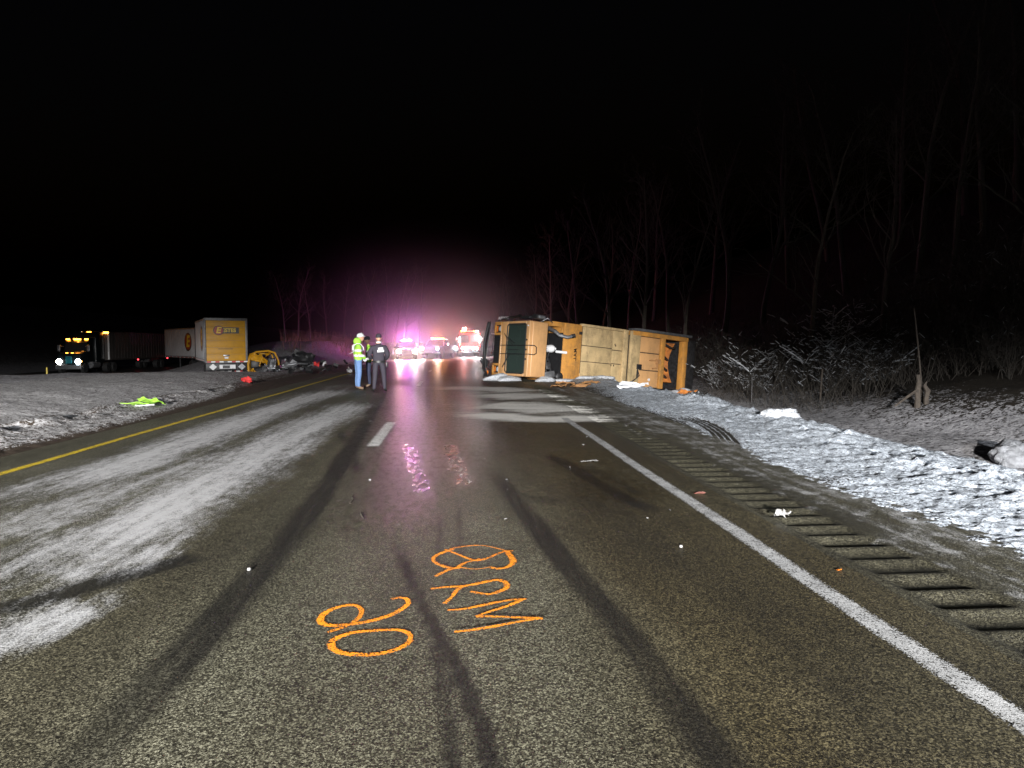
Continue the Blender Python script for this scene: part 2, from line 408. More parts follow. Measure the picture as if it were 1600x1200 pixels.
# --- verge on the right: ploughed, clumpy snow
TRACKS = [pxline([(1065, 652), (1100, 662), (1128, 680), (1140, 700), (1130, 722)]), pxline([(1015, 662), (1045, 668), (1068, 680), (1078, 692), (1070, 703)]),
          pxline([(940, 628), (985, 638), (1030, 652), (1065, 668)])]
vx = np.arange(3.28, 8.7, .022); vy = grow(2.2, 47, .018, .0075)
X, Y = np.meshgrid(vx, vy); base = zt(X, Y, False)
n_big = fbm(X * 1.7, Y * 1.5, 31, 3); n_mid = fbm(X * 6, Y * 6, 32, 3); n_fine = fbm(X * 17, Y * 17, 33, 3); rid = 1 - np.abs(2 * fbm(X * 3.2, Y * 2.4, 34, 3) - 1)
edge = 3.47 + .25 * (fbm(Y * .35, Y * 0, 35, 4) - .5) * 2 + .42 * sst(Y, 8, 12) + .45 * sst(Y, 15, 24)
cov = sst(X, edge - .1, edge + .95)
berm = np.exp(-((X - (5.6 + .5 * sst(Y, 6, 13))) / .75) ** 2)
Z = base + cov * (.014 + .030 * (n_mid - .42) + .035 * (n_big - .4)) + berm * (.05 * sst(n_big, .3, .75) + .05 * sst(rid, .78, 1) * n_mid + .05 * (n_mid - .5)) + .040 * (n_fine - .5) * (.22 + cov)
Z = Z - (1 - cov) * .05 + .028 * (1 - cov) * sst(n_mid + .6 * n_fine, .8, 1.1)
lee = sst(X, 6.9, 7.8); Z = Z * (1 - lee) + (base + .05 * (n_big - .5)) * lee
snow = .0 + .88 * cov + .25 * berm - .35 * sst(n_big, .62, .8) * (1 - berm) * (1 - sst(X, 4.6, 5.2))
for k, (tr, wd) in enumerate(zip(TRACKS, (.17, .14, .2))):
    d, t, s_ = seg_dist(X, Y, tr); inside = sst(-d, -wd - .03, -wd + .02) * sst(t, 0, .12); st = .5 + .5 * np.cos(2 * np.pi * (d * s_) / .085)
    Z = Z * (1 - inside * .85) + inside * .85 * (np.minimum(base, .0) - .004 + .006 * sst(st, .6, .9)); snow = snow * (1 - inside) + inside * np.where(st > .80, .75, -.4)
# dark turned-up earth beside the truck's track
mx_, my_ = P(1100, 632, -.05)[:2]; dd = np.hypot((X - mx_) / 1.0, (Y - my_) / 1.1); mound = np.exp(-dd ** 2 * 1.8); Z += mound * (.16 + .1 * (n_mid - .5)); snow -= mound * 1.0
vm = grid_mesh('snow_verge', X, Y, Z); set_attr(vm, 'snow', snow)
verge_r = tag(meshobj('snow_verge', vm, 'verge_snow'), kind='structure')
VR = (vx, vy, Z)
# --- verge on the left: gravel and dirty snow, foot of the bank
vx = np.arange(-12.9, -5.55, .034); vy = grow(7.0, 51, .03, .0075)
X, Y = np.meshgrid(vx, vy); base = zt(X, Y, False)
n_big = fbm(X * 1.3, Y * 1.1, 41, 3); n_mid = fbm(X * 5, Y * 5, 42, 3); n_fine = fbm(X * 18, Y * 18, 43, 3)
e2 = 6.25 + .35 * (fbm(Y * .3, Y * 0, 45, 4) - .5) * 2 + 1.0 * sst(Y, 17, 28); cov = sst(-X, e2 - .35, e2 + .35); bank = sst(-X, 7.2, 8.6)
ds = np.sqrt(np.clip((-X - 7.6) ** 2, 0, 9))
Z = base + .07 * cov * (n_mid - .42) * (1 - .5 * bank) + .05 * (n_fine - .5) * (1 - .6 * bank) + .06 * bank * (n_big - .5) + .02 * cov - .012 * (1 - cov)
Z += .11 * np.exp(-((-X - 7.55 + .3 * (n_big - .5)) / .28) ** 2) * sst(n_big, .35, .6) * sst(Y, 9, 12) * (1 - sst(Y, 24, 30))
snow = .02 + .60 * cov + .36 * bank - .75 * np.exp(-((-X - e2 + .25) / .28) ** 2) - .45 * sst(Y, 20, 30) * (1 - sst(-X, 8.5, 10.5)) - .35 * np.exp(-((-X - 7.7) / .22) ** 2) * sst(n_mid, .4, .6) - .3 * sst(n_big, .6, .75) * sst(Y, 26, 32)
vm2 = grid_mesh('snow_verge', X, Y, Z); set_attr(vm2, 'snow', snow)
verge_l = tag(meshobj('snow_verge_median', vm2, 'median_snow'), kind='structure')
VL = (vx, vy, Z)
def zs(x, y):
    """height of what lies on top at a place (verge, land or road)"""
    for (ax, ay, az) in (VR, VL):
        if ax[0] < x < ax[-1] and ay[0] < y < ay[-1]:
            i = int(np.clip(np.searchsorted(ay, y), 1, len(ay) - 1)); j = int(np.clip(np.searchsorted(ax, x), 1, len(ax) - 1))
            z = float(az[i, j]); return max(z, 0) if -5.9 < x < 4.25 else z
    if -5.9 < x < 4.25: return 0.0
    return zat(x, y)

# --- road surface
m, nt, b, o = new_mat('asphalt')
a_salt = N(nt, 'ShaderNodeAttribute', attribute_name='salt').outputs['Fac']; a_skid_shade = N(nt, 'ShaderNodeAttribute', attribute_name='skid').outputs['Fac']
a_wet = N(nt, 'ShaderNodeAttribute', attribute_name='wet').outputs['Fac']; a_wet = math_n(nt, 'MULTIPLY', a_wet, ramp(nt, tex(nt, 9, 5, .75, vec_scale=(1.5, .5, 1)).outputs[0], [(.36, g(.15)), (.6, g(1))]).outputs[0]); a_abs = N(nt, 'ShaderNodeAttribute', attribute_name='absorbent').outputs['Fac']
grit = tex(nt, 115, 3, .75); grit2 = tex(nt, 42, 4, .7); blot = tex(nt, .9, 6, .62); streak = tex(nt, 1, 5, .6, vec_scale=(5.0, .35, 1)); micro = tex(nt, 260, 2, .6)
def stones(scale):
    vo = N(nt, 'ShaderNodeTexVoronoi'); vo.inputs['Scale'].default_value = scale; tc_ = N(nt, 'ShaderNodeTexCoord'); L(nt, tc_.outputs['Object'], vo.inputs['Vector'])
    sp_ = N(nt, 'ShaderNodeSeparateColor'); L(nt, vo.outputs['Color'], sp_.inputs[0]); return sp_.outputs[0], vo.outputs['Distance']
st1, sd1 = stones(150); st2, sd2 = stones(85)
gmix = math_n(nt, 'ADD', math_n(nt, 'MULTIPLY', st1, .58), math_n(nt, 'MULTIPLY', st2, .20)); gmix = math_n(nt, 'ADD', gmix, math_n(nt, 'MULTIPLY', grit2.outputs[0], .22))
asph = ramp(nt, gmix, [(.22, (.010, .0092, .006)), (.45, (.036, .0335, .0225)), (.62, (.100, .096, .069)), (.80, (.245, .238, .185))])
tone = ramp(nt, tex(nt, .55, 6, .66, vec_scale=(1.5, .45, 1)).outputs[0], [(.32, (.42, .40, .33)), (.5, (.85, .83, .74)), (.68, (1.25, 1.24, 1.18))])
mul = N(nt, 'ShaderNodeMix', data_type='RGBA', blend_type='MULTIPLY'); mul.inputs[0].default_value = 1
L(nt, asph.outputs[0], mul.inputs[6]); L(nt, tone.outputs[0], mul.inputs[7])
sk = math_n(nt, 'MULTIPLY', a_skid_shade, math_n(nt, 'MULTIPLY_ADD', streak.outputs[0], .9, .60), clamp=True)
sk = math_n(nt, 'MULTIPLY', a_skid_shade, math_n(nt, 'MULTIPLY_ADD', tex(nt, 1, 5, .65, vec_scale=(15, .7, 1)).outputs[0], 1.7, math_n(nt, 'MULTIPLY_ADD', gmix, .5, -.30)), clamp=True)
a_oil = N(nt, 'ShaderNodeAttribute', attribute_name='oil').outputs['Fac']
mul2 = N(nt, 'ShaderNodeMix', data_type='RGBA', blend_type='MULTIPLY'); L(nt, a_oil, mul2.inputs[0]); L(nt, mul.outputs[2], mul2.inputs[6]); mul2.inputs[7].default_value = (.62, .52, .34, 1); mul = mul2
mul3 = N(nt, 'ShaderNodeMix', data_type='RGBA', blend_type='MULTIPLY'); L(nt, sk, mul3.inputs[0]); L(nt, mul.outputs[2], mul3.inputs[6]); mul3.inputs[7].default_value = (.16, .155, .15, 1); c = mul3.outputs[2]
wetd = math_n(nt, 'MULTIPLY', a_wet, .55)
c = mixc(nt, wetd, c, (.012, .011, .010))
sf = math_n(nt, 'ADD', math_n(nt, 'MULTIPLY', a_salt, 1.0), math_n(nt, 'MULTIPLY_ADD', streak.outputs[0], 1.5, -.80))
sf = math_n(nt, 'ADD', sf, math_n(nt, 'MULTIPLY_ADD', gmix, .9, -.45))
sf = math_n(nt, 'ADD', sf, math_n(nt, 'MULTIPLY_ADD', tex(nt, 7, 5, .7, vec_scale=(1.6, .6, 1)).outputs[0], 1.6, -.8))
sf = math_n(nt, 'MULTIPLY', ramp(nt, sf, [(.22, g(0)), (1.0, g(1))]).outputs[0], math_n(nt, 'MINIMUM', math_n(nt, 'MULTIPLY', a_salt, 4), 1))
c = mixc(nt, math_n(nt, 'MULTIPLY', sf, .85), c, (.52, .52, .53))
xs = tex(nt, 1, 8, .74, vec_scale=(.40, 6.5, 1))
af = math_n(nt, 'ADD', a_abs, math_n(nt, 'MULTIPLY_ADD', xs.outputs[0], 3.2, -1.45)); af = math_n(nt, 'ADD', af, math_n(nt, 'MULTIPLY_ADD', gmix, .7, -.35))
af = math_n(nt, 'ADD', af, math_n(nt, 'MULTIPLY_ADD', tex(nt, 1, 6, .75, vec_scale=(.9, 16, 1)).outputs[0], 2.2, -1.1)); af = math_n(nt, 'ADD', af, math_n(nt, 'MULTIPLY_ADD', tex(nt, 11, 4, .75).outputs[0], 1.2, -.6))
af = math_n(nt, 'MULTIPLY', ramp(nt, af, [(.30, g(0)), (1.25, g(1))]).outputs[0], math_n(nt, 'MINIMUM', math_n(nt, 'MULTIPLY', a_abs, 4), 1))
c = mixc(nt, math_n(nt, 'MULTIPLY', af, .92), c, (.66, .64, .60))
L(nt, c, b.inputs['Base Color'])
dry = math_n(nt, 'MULTIPLY_ADD', gmix, .25, .45)
wr = math_n(nt, 'MULTIPLY_ADD', a_wet, -.42, dry); wr = math_n(nt, 'ADD', wr, math_n(nt, 'MULTIPLY', math_n(nt, 'MAXIMUM', sf, af), .3), clamp=True)
pud = math_n(nt, 'MULTIPLY', math_n(nt, 'SUBTRACT', a_wet, .72), 4, clamp=True); L(nt, math_n(nt, 'MAXIMUM', wr, math_n(nt, 'MULTIPLY_ADD', pud, -.11, .36)), b.inputs['Roughness'])
bn = N(nt, 'ShaderNodeBump'); bn.inputs['Distance'].default_value = .010
L(nt, math_n(nt, 'MULTIPLY_ADD', a_wet, -.55, .75), bn.inputs['Strength']); L(nt, math_n(nt, 'ADD', gmix, math_n(nt, 'MULTIPLY', micro.outputs[0], .2)), bn.inputs['Height']); L(nt, bn.outputs[0], b.inputs['Normal'])

SKIDS = [  # (pixel line, half width near, strength)
    ([(-160, 1520), (95, 1225), (205, 1110), (310, 1000), (395, 905), (455, 835), (505, 768), (545, 705), (575, 655), (592, 622)], .12, 1.3),
    ([(250, 1080), (345, 985), (430, 880), (500, 800)], .05, .5),
    ([(-30, 957), (60, 938), (150, 912), (240, 888), (330, 866)], .13, 1.3),
    ([(1420, 1560), (1150, 1215), (1085, 1130), (1020, 1045), (955, 965), (893, 890), (845, 830), (800, 775), (775, 740)], .09, 1.3),
    ([(900, 1560), (775, 1215), (745, 1120), (715, 1045), (680, 985), (655, 935), (635, 890), (618, 850)], .04, 1.4),
    ([(715, 1560), (705, 1215), (700, 1120), (685, 1040), (668, 985)], .035, .9),
    ([(1035, 802), (985, 783), (935, 755), (890, 728), (850, 708)], .11, 1.3),
    ([(1000, 775), (960, 750), (920, 730)], .08, 1.0),
    ([(560, 742), (545, 700), (530, 672)], .07, 1.0),
    ([(225, 985), (237, 930), (245, 880)], .03, .35), ([(320, 720), (345, 690), (358, 665)], .05, .6),
    ([(1060, 770), (1140, 790), (1215, 810)], .06, .5), ([(900, 960), (870, 962)], .03, .6),
    ([(790, 770), (815, 777), (840, 780), (880, 786)], .14, .55),
    ([(640, 700), (662, 745), (668, 790)], .035, .5), ([(718, 660), (718, 900)], .008, .9), ([(690, 800), (680, 900)], .006, .7),
    ([(400, 950), (560, 944)], .008, .6)]
SALTS = [
    ([(-60, 800), (60, 768), (225, 717), (337, 674), (450, 633), (530, 608)], .50, .95), ([(-80, 838), (60, 802), (180, 765), (260, 735)], .5, .5),
    ([(-60, 930), (60, 890), (187, 838), (300, 775), (375, 727), (450, 684), (520, 648), (560, 628)], .50, .95), ([(-60, 850), (80, 812), (220, 760), (330, 716)], .35, .6),
    ([(-120, 1040), (40, 985), (110, 955), (150, 943)], .22, .85), ([(60, 905), (180, 880), (260, 845)], .25, .7), ([(390, 640), (470, 622), (545, 600)], .6, .35)]
WETS = [([(610, 600), (640, 640), (645, 690), (655, 740), (668, 790)], .75, .75), ([(636, 690), (650, 735), (664, 785)], .12, 1.35), ([(700, 692), (714, 728), (730, 765)], .13, 1.35),
        ([(660, 575), (690, 620), (760, 680), (850, 720), (960, 770)], 1.1, .55), ([(590, 660), (600, 740), (610, 850)], .5, .55), ([(640, 560), (650, 575), (655, 600)], 3.2, .65), ([(880, 700), (940, 740), (1000, 790)], .5, .6)]
ABS = [([(735, 646), (800, 652), (870, 655), (930, 650)], .55, 1.0), ([(755, 632), (830, 636), (885, 644)], 1.0, .95), ([(685, 606), (760, 607), (825, 612)], .8, .85), ([(775, 615), (850, 622)], 1.1, .85)]
def soft(X, Y, items, add=.35):
    out = np.zeros(X.shape)
    for pts, w, s_ in items:
        pl = pxline(pts); d, t, _ = seg_dist(X, Y, pl); e = w * (.75 + .5 * fbm(X * 2.2, Y * 1.1, int(w * 1000) % 97, 3))
        fade = sst(t, -.02, .12) * (1 - sst(t, .86, 1.02)) if w > .02 else 1
        out = np.maximum(out, s_ * (1 - sst(d, e * (1 - add), e * (1 + add))) * (.25 + .75 * fade))
    return out
def road_attrs(me, X, Y):
    set_attr(me, 'salt', soft(X, Y, SALTS, .8)); set_attr(me, 'absorbent', soft(X, Y, ABS, .7)); set_attr(me, 'wet', soft(X, Y, WETS, .7) + .22 * sst(Y, 26, 40))
    sk_ = soft(X, Y, SKIDS, .5) * (.55 + .75 * fbm(X * 3.5, Y * .8, 77, 3))
    worn = .35 * np.exp(-((X - 1.55) / .5) ** 2) + .3 * np.exp(-((X + .35) / .4) ** 2) * sst(Y, 8, 16) + .4 * np.exp(-((X + 1.75) / .22) ** 2) * (.4 + .6 * fbm(X, Y * .3, 3, 2))
    sk_ = np.maximum(sk_, worn * sst(fbm(X * .8, Y * .25, 9, 3), .25, .7))
    sk_ = np.maximum(sk_, .35 * sst(X, .8, 1.8) * sst(fbm(X * .6 + 4, Y * .2, 19, 3), .2, .7))
    set_attr(me, 'oil', np.clip(sst(X, .35, 1.3) * (.5 + .8 * fbm(X * .9, Y * .4, 29, 3)) + .45 * np.exp(-((X + 1.9) / .5) ** 2), 0, 1))
    set_attr(me, 'skid', sk_)
rx = np.arange(-5.95, 2.66, .04); ry = np.concatenate([np.arange(-60, 1.2, 2.0), grow(1.2, 60, .008, .006), grow(61, 400, 1, .02)])
X, Y = np.meshgrid(rx, ry); Z = np.zeros(X.shape)
rm = grid_mesh('road', X, Y, Z); road_attrs(rm, X, Y)
road = tag(meshobj('road', rm, 'asphalt'), kind='structure')
# shoulder with milled rumble strip
rx = np.arange(2.65, 4.30, .028); ry = np.concatenate([np.arange(-60, 1.6, 2.0), np.arange(1.6, 40, .034), grow(40, 400, 1, .02)])
X, Y = np.meshgrid(rx, ry); ph = (Y % .305) / .305
gr_l = 2.74 + .03 * vnoise(np.floor(Y / .305), Y * 0, 5); gr_r = 3.20 + .05 * vnoise(np.floor(Y / .305), Y * 0, 6)
groove = np.sqrt(np.clip(1 - ((ph - .5) / .37) ** 2, 0, 1)) * sst(X, gr_l - .03, gr_l + .03) * (1 - sst(X, gr_r - .03, gr_r + .03)) * (Y > 1.6) * (Y < 40)
Z = -.021 * groove * (.75 + .5 * vnoise(np.floor(Y / .305), Y * 0, 8)) - .003 * groove * fbm(X * 20, Y * 20, 9, 2)
sm_ = grid_mesh('road_shoulder', X, Y, Z)
set_attr(sm_, 'salt', .25 * sst(fbm(X * 7, Y * 7, 52, 3), .5, .7) * sst(X, 2.9, 3.3) + .2 * sst(fbm(X * 2, Y * 1.2, 51, 4), .5, .75) * sst(X, 3.15, 3.5) + .22 * sst(X, 3.2, 3.6)); set_attr(sm_, 'absorbent', soft(X, Y, ABS, .7)); set_attr(sm_, 'oil', .3 + 0 * X); set_attr(sm_, 'wet', .1 * groove); set_attr(sm_, 'skid', .5 + .35 * np.clip((ph - .15) * 0 + groove * (ph < .5), 0, 1) - .3 * sst(X, 3.2, 3.7))  # near half of each groove darker: shade painted into the skid mask
shoulder = tag(meshobj('road_shoulder', sm_, 'asphalt'), kind='structure')
# far carriageway
mb = MB()
mb.add([(-42, -60, -1.38), (-30.2, -60, -1.38), (-30.2, 400, -1.38), (-42, 400, -1.38)], [(0, 1, 2, 3)])
surf('far_asphalt', (.05, .05, .05), (.03, .03, .03), .5, 0, 2, .1)
tag(mb.build('far_carriageway', 'far_asphalt'), kind='structure')

# --- painted lines
def paint_mat(name, col, worn, thr=(.34, .5), gsc=110):
    m, nt, b, o = new_mat(name)
    n1 = tex(nt, gsc, 3, .75); n2 = tex(nt, 5, 5, .7)
    at = N(nt, 'ShaderNodeAttribute', attribute_name='edge').outputs['Fac']
    vo = N(nt, 'ShaderNodeTexVoronoi'); vo.inputs['Scale'].default_value = 130; tc_ = N(nt, 'ShaderNodeTexCoord'); L(nt, tc_.outputs['Object'], vo.inputs['Vector']); sp_ = N(nt, 'ShaderNodeSeparateColor'); L(nt, vo.outputs['Color'], sp_.inputs[0])
    c = ramp(nt, n2.outputs[0], [(.35, worn), (.65, col)]); L(nt, c.outputs[0], b.inputs['Base Color']); b.inputs['Roughness'].default_value = .6
    v = math_n(nt, 'ADD', math_n(nt, 'MULTIPLY', n1.outputs[0], .8), math_n(nt, 'MULTIPLY_ADD', n2.outputs[0], .35, -.17)); v = math_n(nt, 'ADD', v, math_n(nt, 'MULTIPLY_ADD', at, .42, -.42)); v = math_n(nt, 'ADD', v, math_n(nt, 'MULTIPLY_ADD', sp_.outputs[0], .42, -.21))
    al = ramp(nt, v, [(thr[0], g(0)), (thr[1], g(1))]).outputs[0]
    tr = N(nt, 'ShaderNodeBsdfTransparent'); mx = N(nt, 'ShaderNodeMixShader'); L(nt, al, mx.inputs[0]); L(nt, tr.outputs[0], mx.inputs[1]); L(nt, b.outputs[0], mx.inputs[2]); L(nt, mx.outputs[0], o.inputs[0])
    bump(nt, b, n1.outputs[0], .5, .006)
paint_mat('line_white', (.42, .42, .42), (.28, .28, .28), (.18, .32)); paint_mat('line_yellow', (.80, .58, .03), (.60, .42, .03), (.20, .32)); paint_mat('dash_white', (.72, .72, .70), (.50, .50, .48), (.16, .28))
paint_mat('spray_orange', (.95, .32, .01), (.8, .24, .01), (.22, .30), 95)
def ribbon(name, pts, w, mat, z=.004, parent=road, label=None, taper=True):
    """strip laid on the road, five points across, with an edge attribute"""
    co = []; ed = []; n = len(pts)
    for i, (x, y) in enumerate(pts):
        a = pts[max(i - 1, 0)]; c_ = pts[min(i + 1, n - 1)]; dx, dy = c_[0] - a[0], c_[1] - a[1]; l = math.hypot(dx, dy) + 1e-9; nx, ny = -dy / l, dx / l
        wi = w if not callable(w) else w(i / (n - 1))
        for k, e in ((-1, 0), (-.6, .9), (0, 1), (.6, .9), (1, 0)):
            co.append((x + nx * wi * k, y + ny * wi * k, z + .0025 * i / (n - 1))); ed.append(e)
    fs = [(i * 5 + k, i * 5 + k + 1, i * 5 + k + 6, i * 5 + k + 5) for i in range(n - 1) for k in range(4)]
    me = bpy.data.meshes.new(name); me.from_pydata(co, [], fs); set_attr(me, 'edge', np.array(ed)); ob = meshobj(name, me, mat, parent)
    if label: ob['label'] = label
    return ob
ys = list(np.arange(-20, 60, .5)) + list(np.arange(60, 260, 5))
ribbon('edge_line', [(2.245 + .008 * math.sin(y * 1.3), y) for y in ys if y < 13.9 or y > 19], .082, 'line_white', label='solid white right edge line of the road') if 0 else None
ribbon('edge_line', [(2.245 + .006 * math.sin(y * 1.3), y) for y in np.arange(-20, 14.2, .4)], .085, 'line_white', label='solid white edge line beside the rumble strip')
ribbon('edge_line', [(2.245, y) for y in np.arange(30, 260, 4)], .085, 'line_white', label='white edge line beyond the overturned truck')
ribbon('edge_line', [(-5.2 + .01 * math.sin(y * .9), y) for y in ys], .075, 'line_yellow', label='solid yellow edge line beside the median')
ribbon('lane_dash', [(-1.165, y) for y in np.linspace(10.35, 13.5, 9)], .115, 'dash_white', label='short white lane dash on the dry patch')
for y0 in (25.2, 37.4, 49.6, 61.8, 74, 86.2): ribbon('lane_dash', [(-1.22, y) for y in np.linspace(y0, y0 + 3.05, 7)], .09, 'dash_white')
# --- orange spray paint
def crop(pts): return pxline([(480 + .2625 * x, 820 + .2625 * y) for x, y in pts], sub=5)
MARKS = {'figure 2': [[(120, 645), (240, 605), (310, 555), (322, 512), (290, 487), (230, 486), (140, 512), (82, 555), (90, 592), (150, 606), (250, 600), (370, 580), (480, 550), (560, 510), (600, 475), (590, 447), (545, 441), (500, 449)]],
         'figure 0': [[(560, 630), (612, 660), (608, 700), (540, 745), (430, 775), (300, 780), (190, 765), (140, 725), (170, 685), (270, 650), (400, 637), (540, 634), (605, 652)]],
         'looped letter': [[(822, 150), (900, 182), (960, 206), (1010, 218), (1080, 202), (1150, 172), (1225, 160)], [(1185, 160), (1226, 220), (1200, 256), (1150, 269), (1095, 265)], [(870, 152), (772, 190), (750, 220), (790, 250), (860, 270), (910, 266)], [(1030, 214), (940, 240), (890, 268), (840, 282), (765, 322)], [(850, 156), (960, 140), (1060, 140), (1190, 172)], [(1100, 268), (1000, 283), (905, 272)]],
         'open letter': [[(735, 386), (830, 376), (940, 370), (1040, 350), (1130, 335), (1180, 350), (1187, 380), (1140, 405), (1080, 421), (970, 404)], [(930, 368), (890, 400), (860, 440), (815, 480)]],
         'zigzag letter': [[(832, 514), (930, 508), (1050, 485), (1180, 460), (1297, 447)], [(1297, 447), (1200, 490), (1080, 530), (1005, 558)], [(1005, 558), (1130, 560), (1260, 567), (1400, 572)], [(1400, 572), (1250, 595), (1100, 625), (980, 645), (875, 657)]]}
for k, (nm, strokes) in enumerate(MARKS.items()):
    first = None
    for j, st in enumerate(strokes):
        wd = .023 if len(st) > 5 and j < 4 else .018
        if nm == 'looped letter': wd = (.018, .026, .024, .02, .012, .008)[j]
        ob = ribbon('spray_letter' if first is None else 'spray_stroke', crop(st), (lambda t, w=wd, j=j: w * (.75 + .35 * math.sin(3 * t + j) ** 2)), 'spray_orange', .005 + .0030 * j + .0004 * k, road if first is None else first, 'orange spray painted %s on the asphalt' % nm if first is None else None)
        first = first or ob

# ================================================================== OVERTURNED REFUSE TRUCK
# local frame: x forward, y to the truck's left (now down), z up (now sideways, to the right)
sa, ca, pt_ = math.sin(R(54)), math.cos(R(54)), R(4.9)
cr = lambda a, b: Vector((_r.x * a + _f.x * b, _r.y * a + _f.y * b, 0))          # camera-level axes
fh = Vector((_f.x, _f.y, 0)).normalized(); rh = Vector((_r.x, _r.y, 0)).normalized()
fwd = (rh * -.808 + fh * -.588).normalized(); upv = (rh * .588 + fh * -.808).normalized()
fwd3 = (fwd * math.cos(pt_) + Vector((0, 0, 1)) * math.sin(pt_)).normalized(); lefty = upv.cross(fwd3)
HW = 1.225; ROOF = 3.05
p0 = rh * 2.0 + fh * 28.7 + Vector((0, 0, -.06))                                # lower edge of the roof at the body's front
org = p0 - upv * ROOF - lefty * HW
TM = Matrix(((fwd3.x, lefty.x, upv.x, org.x), (fwd3.y, lefty.y, upv.y, org.y), (fwd3.z, lefty.z, upv.z, org.z), (0, 0, 0, 1)))
T = thing('refuse_truck', 'orange refuse truck lying on its side across the right edge line', 'truck', TM)

# --- body: hopper (front), packer roof (middle), tailgate (rear)
mb = MB()
mb.bx(-3.62, -.98, -HW, HW, 1.05, ROOF - .05)
body = mb.build('body', 'seam_dark', T, True, .03)
mb = MB(); mb.bx(-.98, .0, -HW + .015, HW - .015, 1.05, ROOF)                         # front section, brighter orange
front = mb.build('body_front', 'orange_paint', T, True, .05)
front['label'] = 'bright orange front section with dark letters'
MB().bx(.004, .03, -HW + .30, HW - .14, 1.3, ROOF - .06).build('dark_opening_plate', 'black_plastic', T)  # black plate painted in as the shaded opening behind the cab
mb = MB(); mb.bx(0.0, .62, -HW + .02, -HW + .22, 1.3, ROOF - .02); mb.bx(.0, .10, -HW + .2, -HW + .45, 1.3, ROOF - .02)
MB().bx(.0, .42, HW - .16, HW - .02, 1.3, 2.2).build('lower_shield', 'orange_paint', T, True, .03)
mb.build('side_shield', 'orange_paint', T, True, .03)
mb = MB(); mb.bx(-.62, -.08, .55, 1.1, ROOF - .01, ROOF + .018)                   # hatch
mb.build('hatch', 'orange_paint', front, True, .01)
text_part('M.A.L.', .20, 'logo_black', T, frame((-.66, .05, ROOF + .006), (0, 1, 0), (1, 0, 0)), shear=.25, bold=.006)
mb = MB(); mb.box((-.86, -.85, ROOF + .03), (.12, .12, .1)); mb.build('lifting_eye', 'dark_metal', T, True, .01)
# roof sheets with lips and seams of the middle section
for (x0, x1, y0, y1, h) in ((-2.75, -1.02, -1.14, -.375, .030), (-2.75, -1.02, -.345, .29, .022), (-2.75, -1.02, .32, 1.19, .028), (-3.34, -2.77, -1.14, -.32, .034), (-3.34, -2.77, -.285, .27, .026), (-3.34, -2.77, .30, 1.19, .032)):
    MB().bx(x0, x1, y0, y1, ROOF - .055, ROOF - .045 + h).build('roof_sheet', 'tan_worn_paint', body, True, .006)
mb = MB(); mb.bx(-3.5, -.9, -HW - .03, -HW + .08, ROOF - .14, ROOF + .05); mb.bx(-3.62, -3.36, -HW - .02, HW + .02, ROOF - .12, ROOF + .07)
mb.build('roof_rim', 'tan_worn_paint', body, True, .02)
for x in (-1.0, -1.75, -2.6): MB().bx(x - .03, x + .03, HW - .42, HW - .02, ROOF - .05, ROOF + .014).build('roof_rib', 'tan_worn_paint', body, True, .008)
# black box in the gap between body and tailgate, shade painted as colour
MB().bx(-3.92, -3.60, -HW + .05, HW - .05, 1.1, ROOF - .5).build('hinge_gap_shade', 'black_plastic', T)
# tailgate
mb = MB(); mb.bx(-5.95, -3.93, -HW, HW, 1.0, ROOF - .07)
tg = mb.build('tailgate', 'seam_dark', T, True, .03)
mb = MB(); mb.bx(-4.42, -3.80, -HW - .01, HW + .01, ROOF - .06, ROOF + .05); mb.build('tailgate_rim', 'tan_worn_paint', tg, True, .02)
for (y0, y1) in ((-1.04, -.36), (-.32, .42), (.46, 1.19)):
    MB().bx(-5.74, -4.46, y0, y1, ROOF - .08, ROOF - .02).build('tailgate_panel', 'cab_paint', tg, True, .015)
mb = MB(); mb.bx(-7.6, -3.9, -HW - .04, -HW + .16, ROOF - .24, ROOF + .06); mb.bx(-6.05, -5.78, -HW + .1, HW, ROOF - .1, ROOF + .055); mb.bx(-7.62, -7.36, -HW + .1, HW - .02, ROOF - .3, ROOF + .02)
mb.build('hopper_frame', 'orange_paint', tg, True, .025)
mb = MB(); mb.bx(-7.9, -4.2, -HW - .17, -HW - .05, ROOF - .55, ROOF + .03); mb.build('side_rail', 'grey_metal', tg, True, .02)
mb = MB(); mb.bx(-8.35, -7.63, -HW + .05, HW - .05, .95, ROOF - .12); mb.bx(-8.1, -6.0, -HW + .02, -HW + .1, .9, ROOF - .3); mb.bx(-8.1, -6.0, HW - .1, HW - .02, .9, ROOF - .3); mb.bx(-8.1, -6.0, -HW, HW, .9, 1.5)
mb.build('rear_hopper', 'dark_metal', T, True, .03)
MB().sheet(lambda u, v: (-6.05 - 1.0 * u, -.95 + 1.85 * v, ROOF - .75 + .45 * u - .35 * math.sin(v * 3)), 6, 8, .03).build('packer_blade', 'rust_orange', tg, True)
mb = MB()
for y in (-.35, .15, .5): mb.tube([(-6.0, y, ROOF - .15), (-6.35, y + .06, ROOF - .3), (-6.9, y + .2, ROOF - .55)], .06, 8)
mb.tube([(-6.1, -.9, ROOF - .2), (-6.6, -.7, ROOF - .1), (-7.2, -.75, ROOF - .4)], .05, 6)
mb.build('hydraulic_cylinder', 'dark_metal', tg, True)
mb = MB(); mb.tube([(-5.1, -.02, ROOF), (-5.5, -.04, ROOF + .05), (-5.62, .28, ROOF + .05), (-5.3, .34, ROOF)], .035, 6); mb.box((-5.62, .0, ROOF + .06), (.22, .22, .12)); mb.build('latch', 'ply_tan', tg, True)
mb = MB(); mb.bx(-4.55, -4.25, .20, .42, ROOF - .02, ROOF + .09); mb.build('valve_block', 'black_plastic', tg, True, .01)
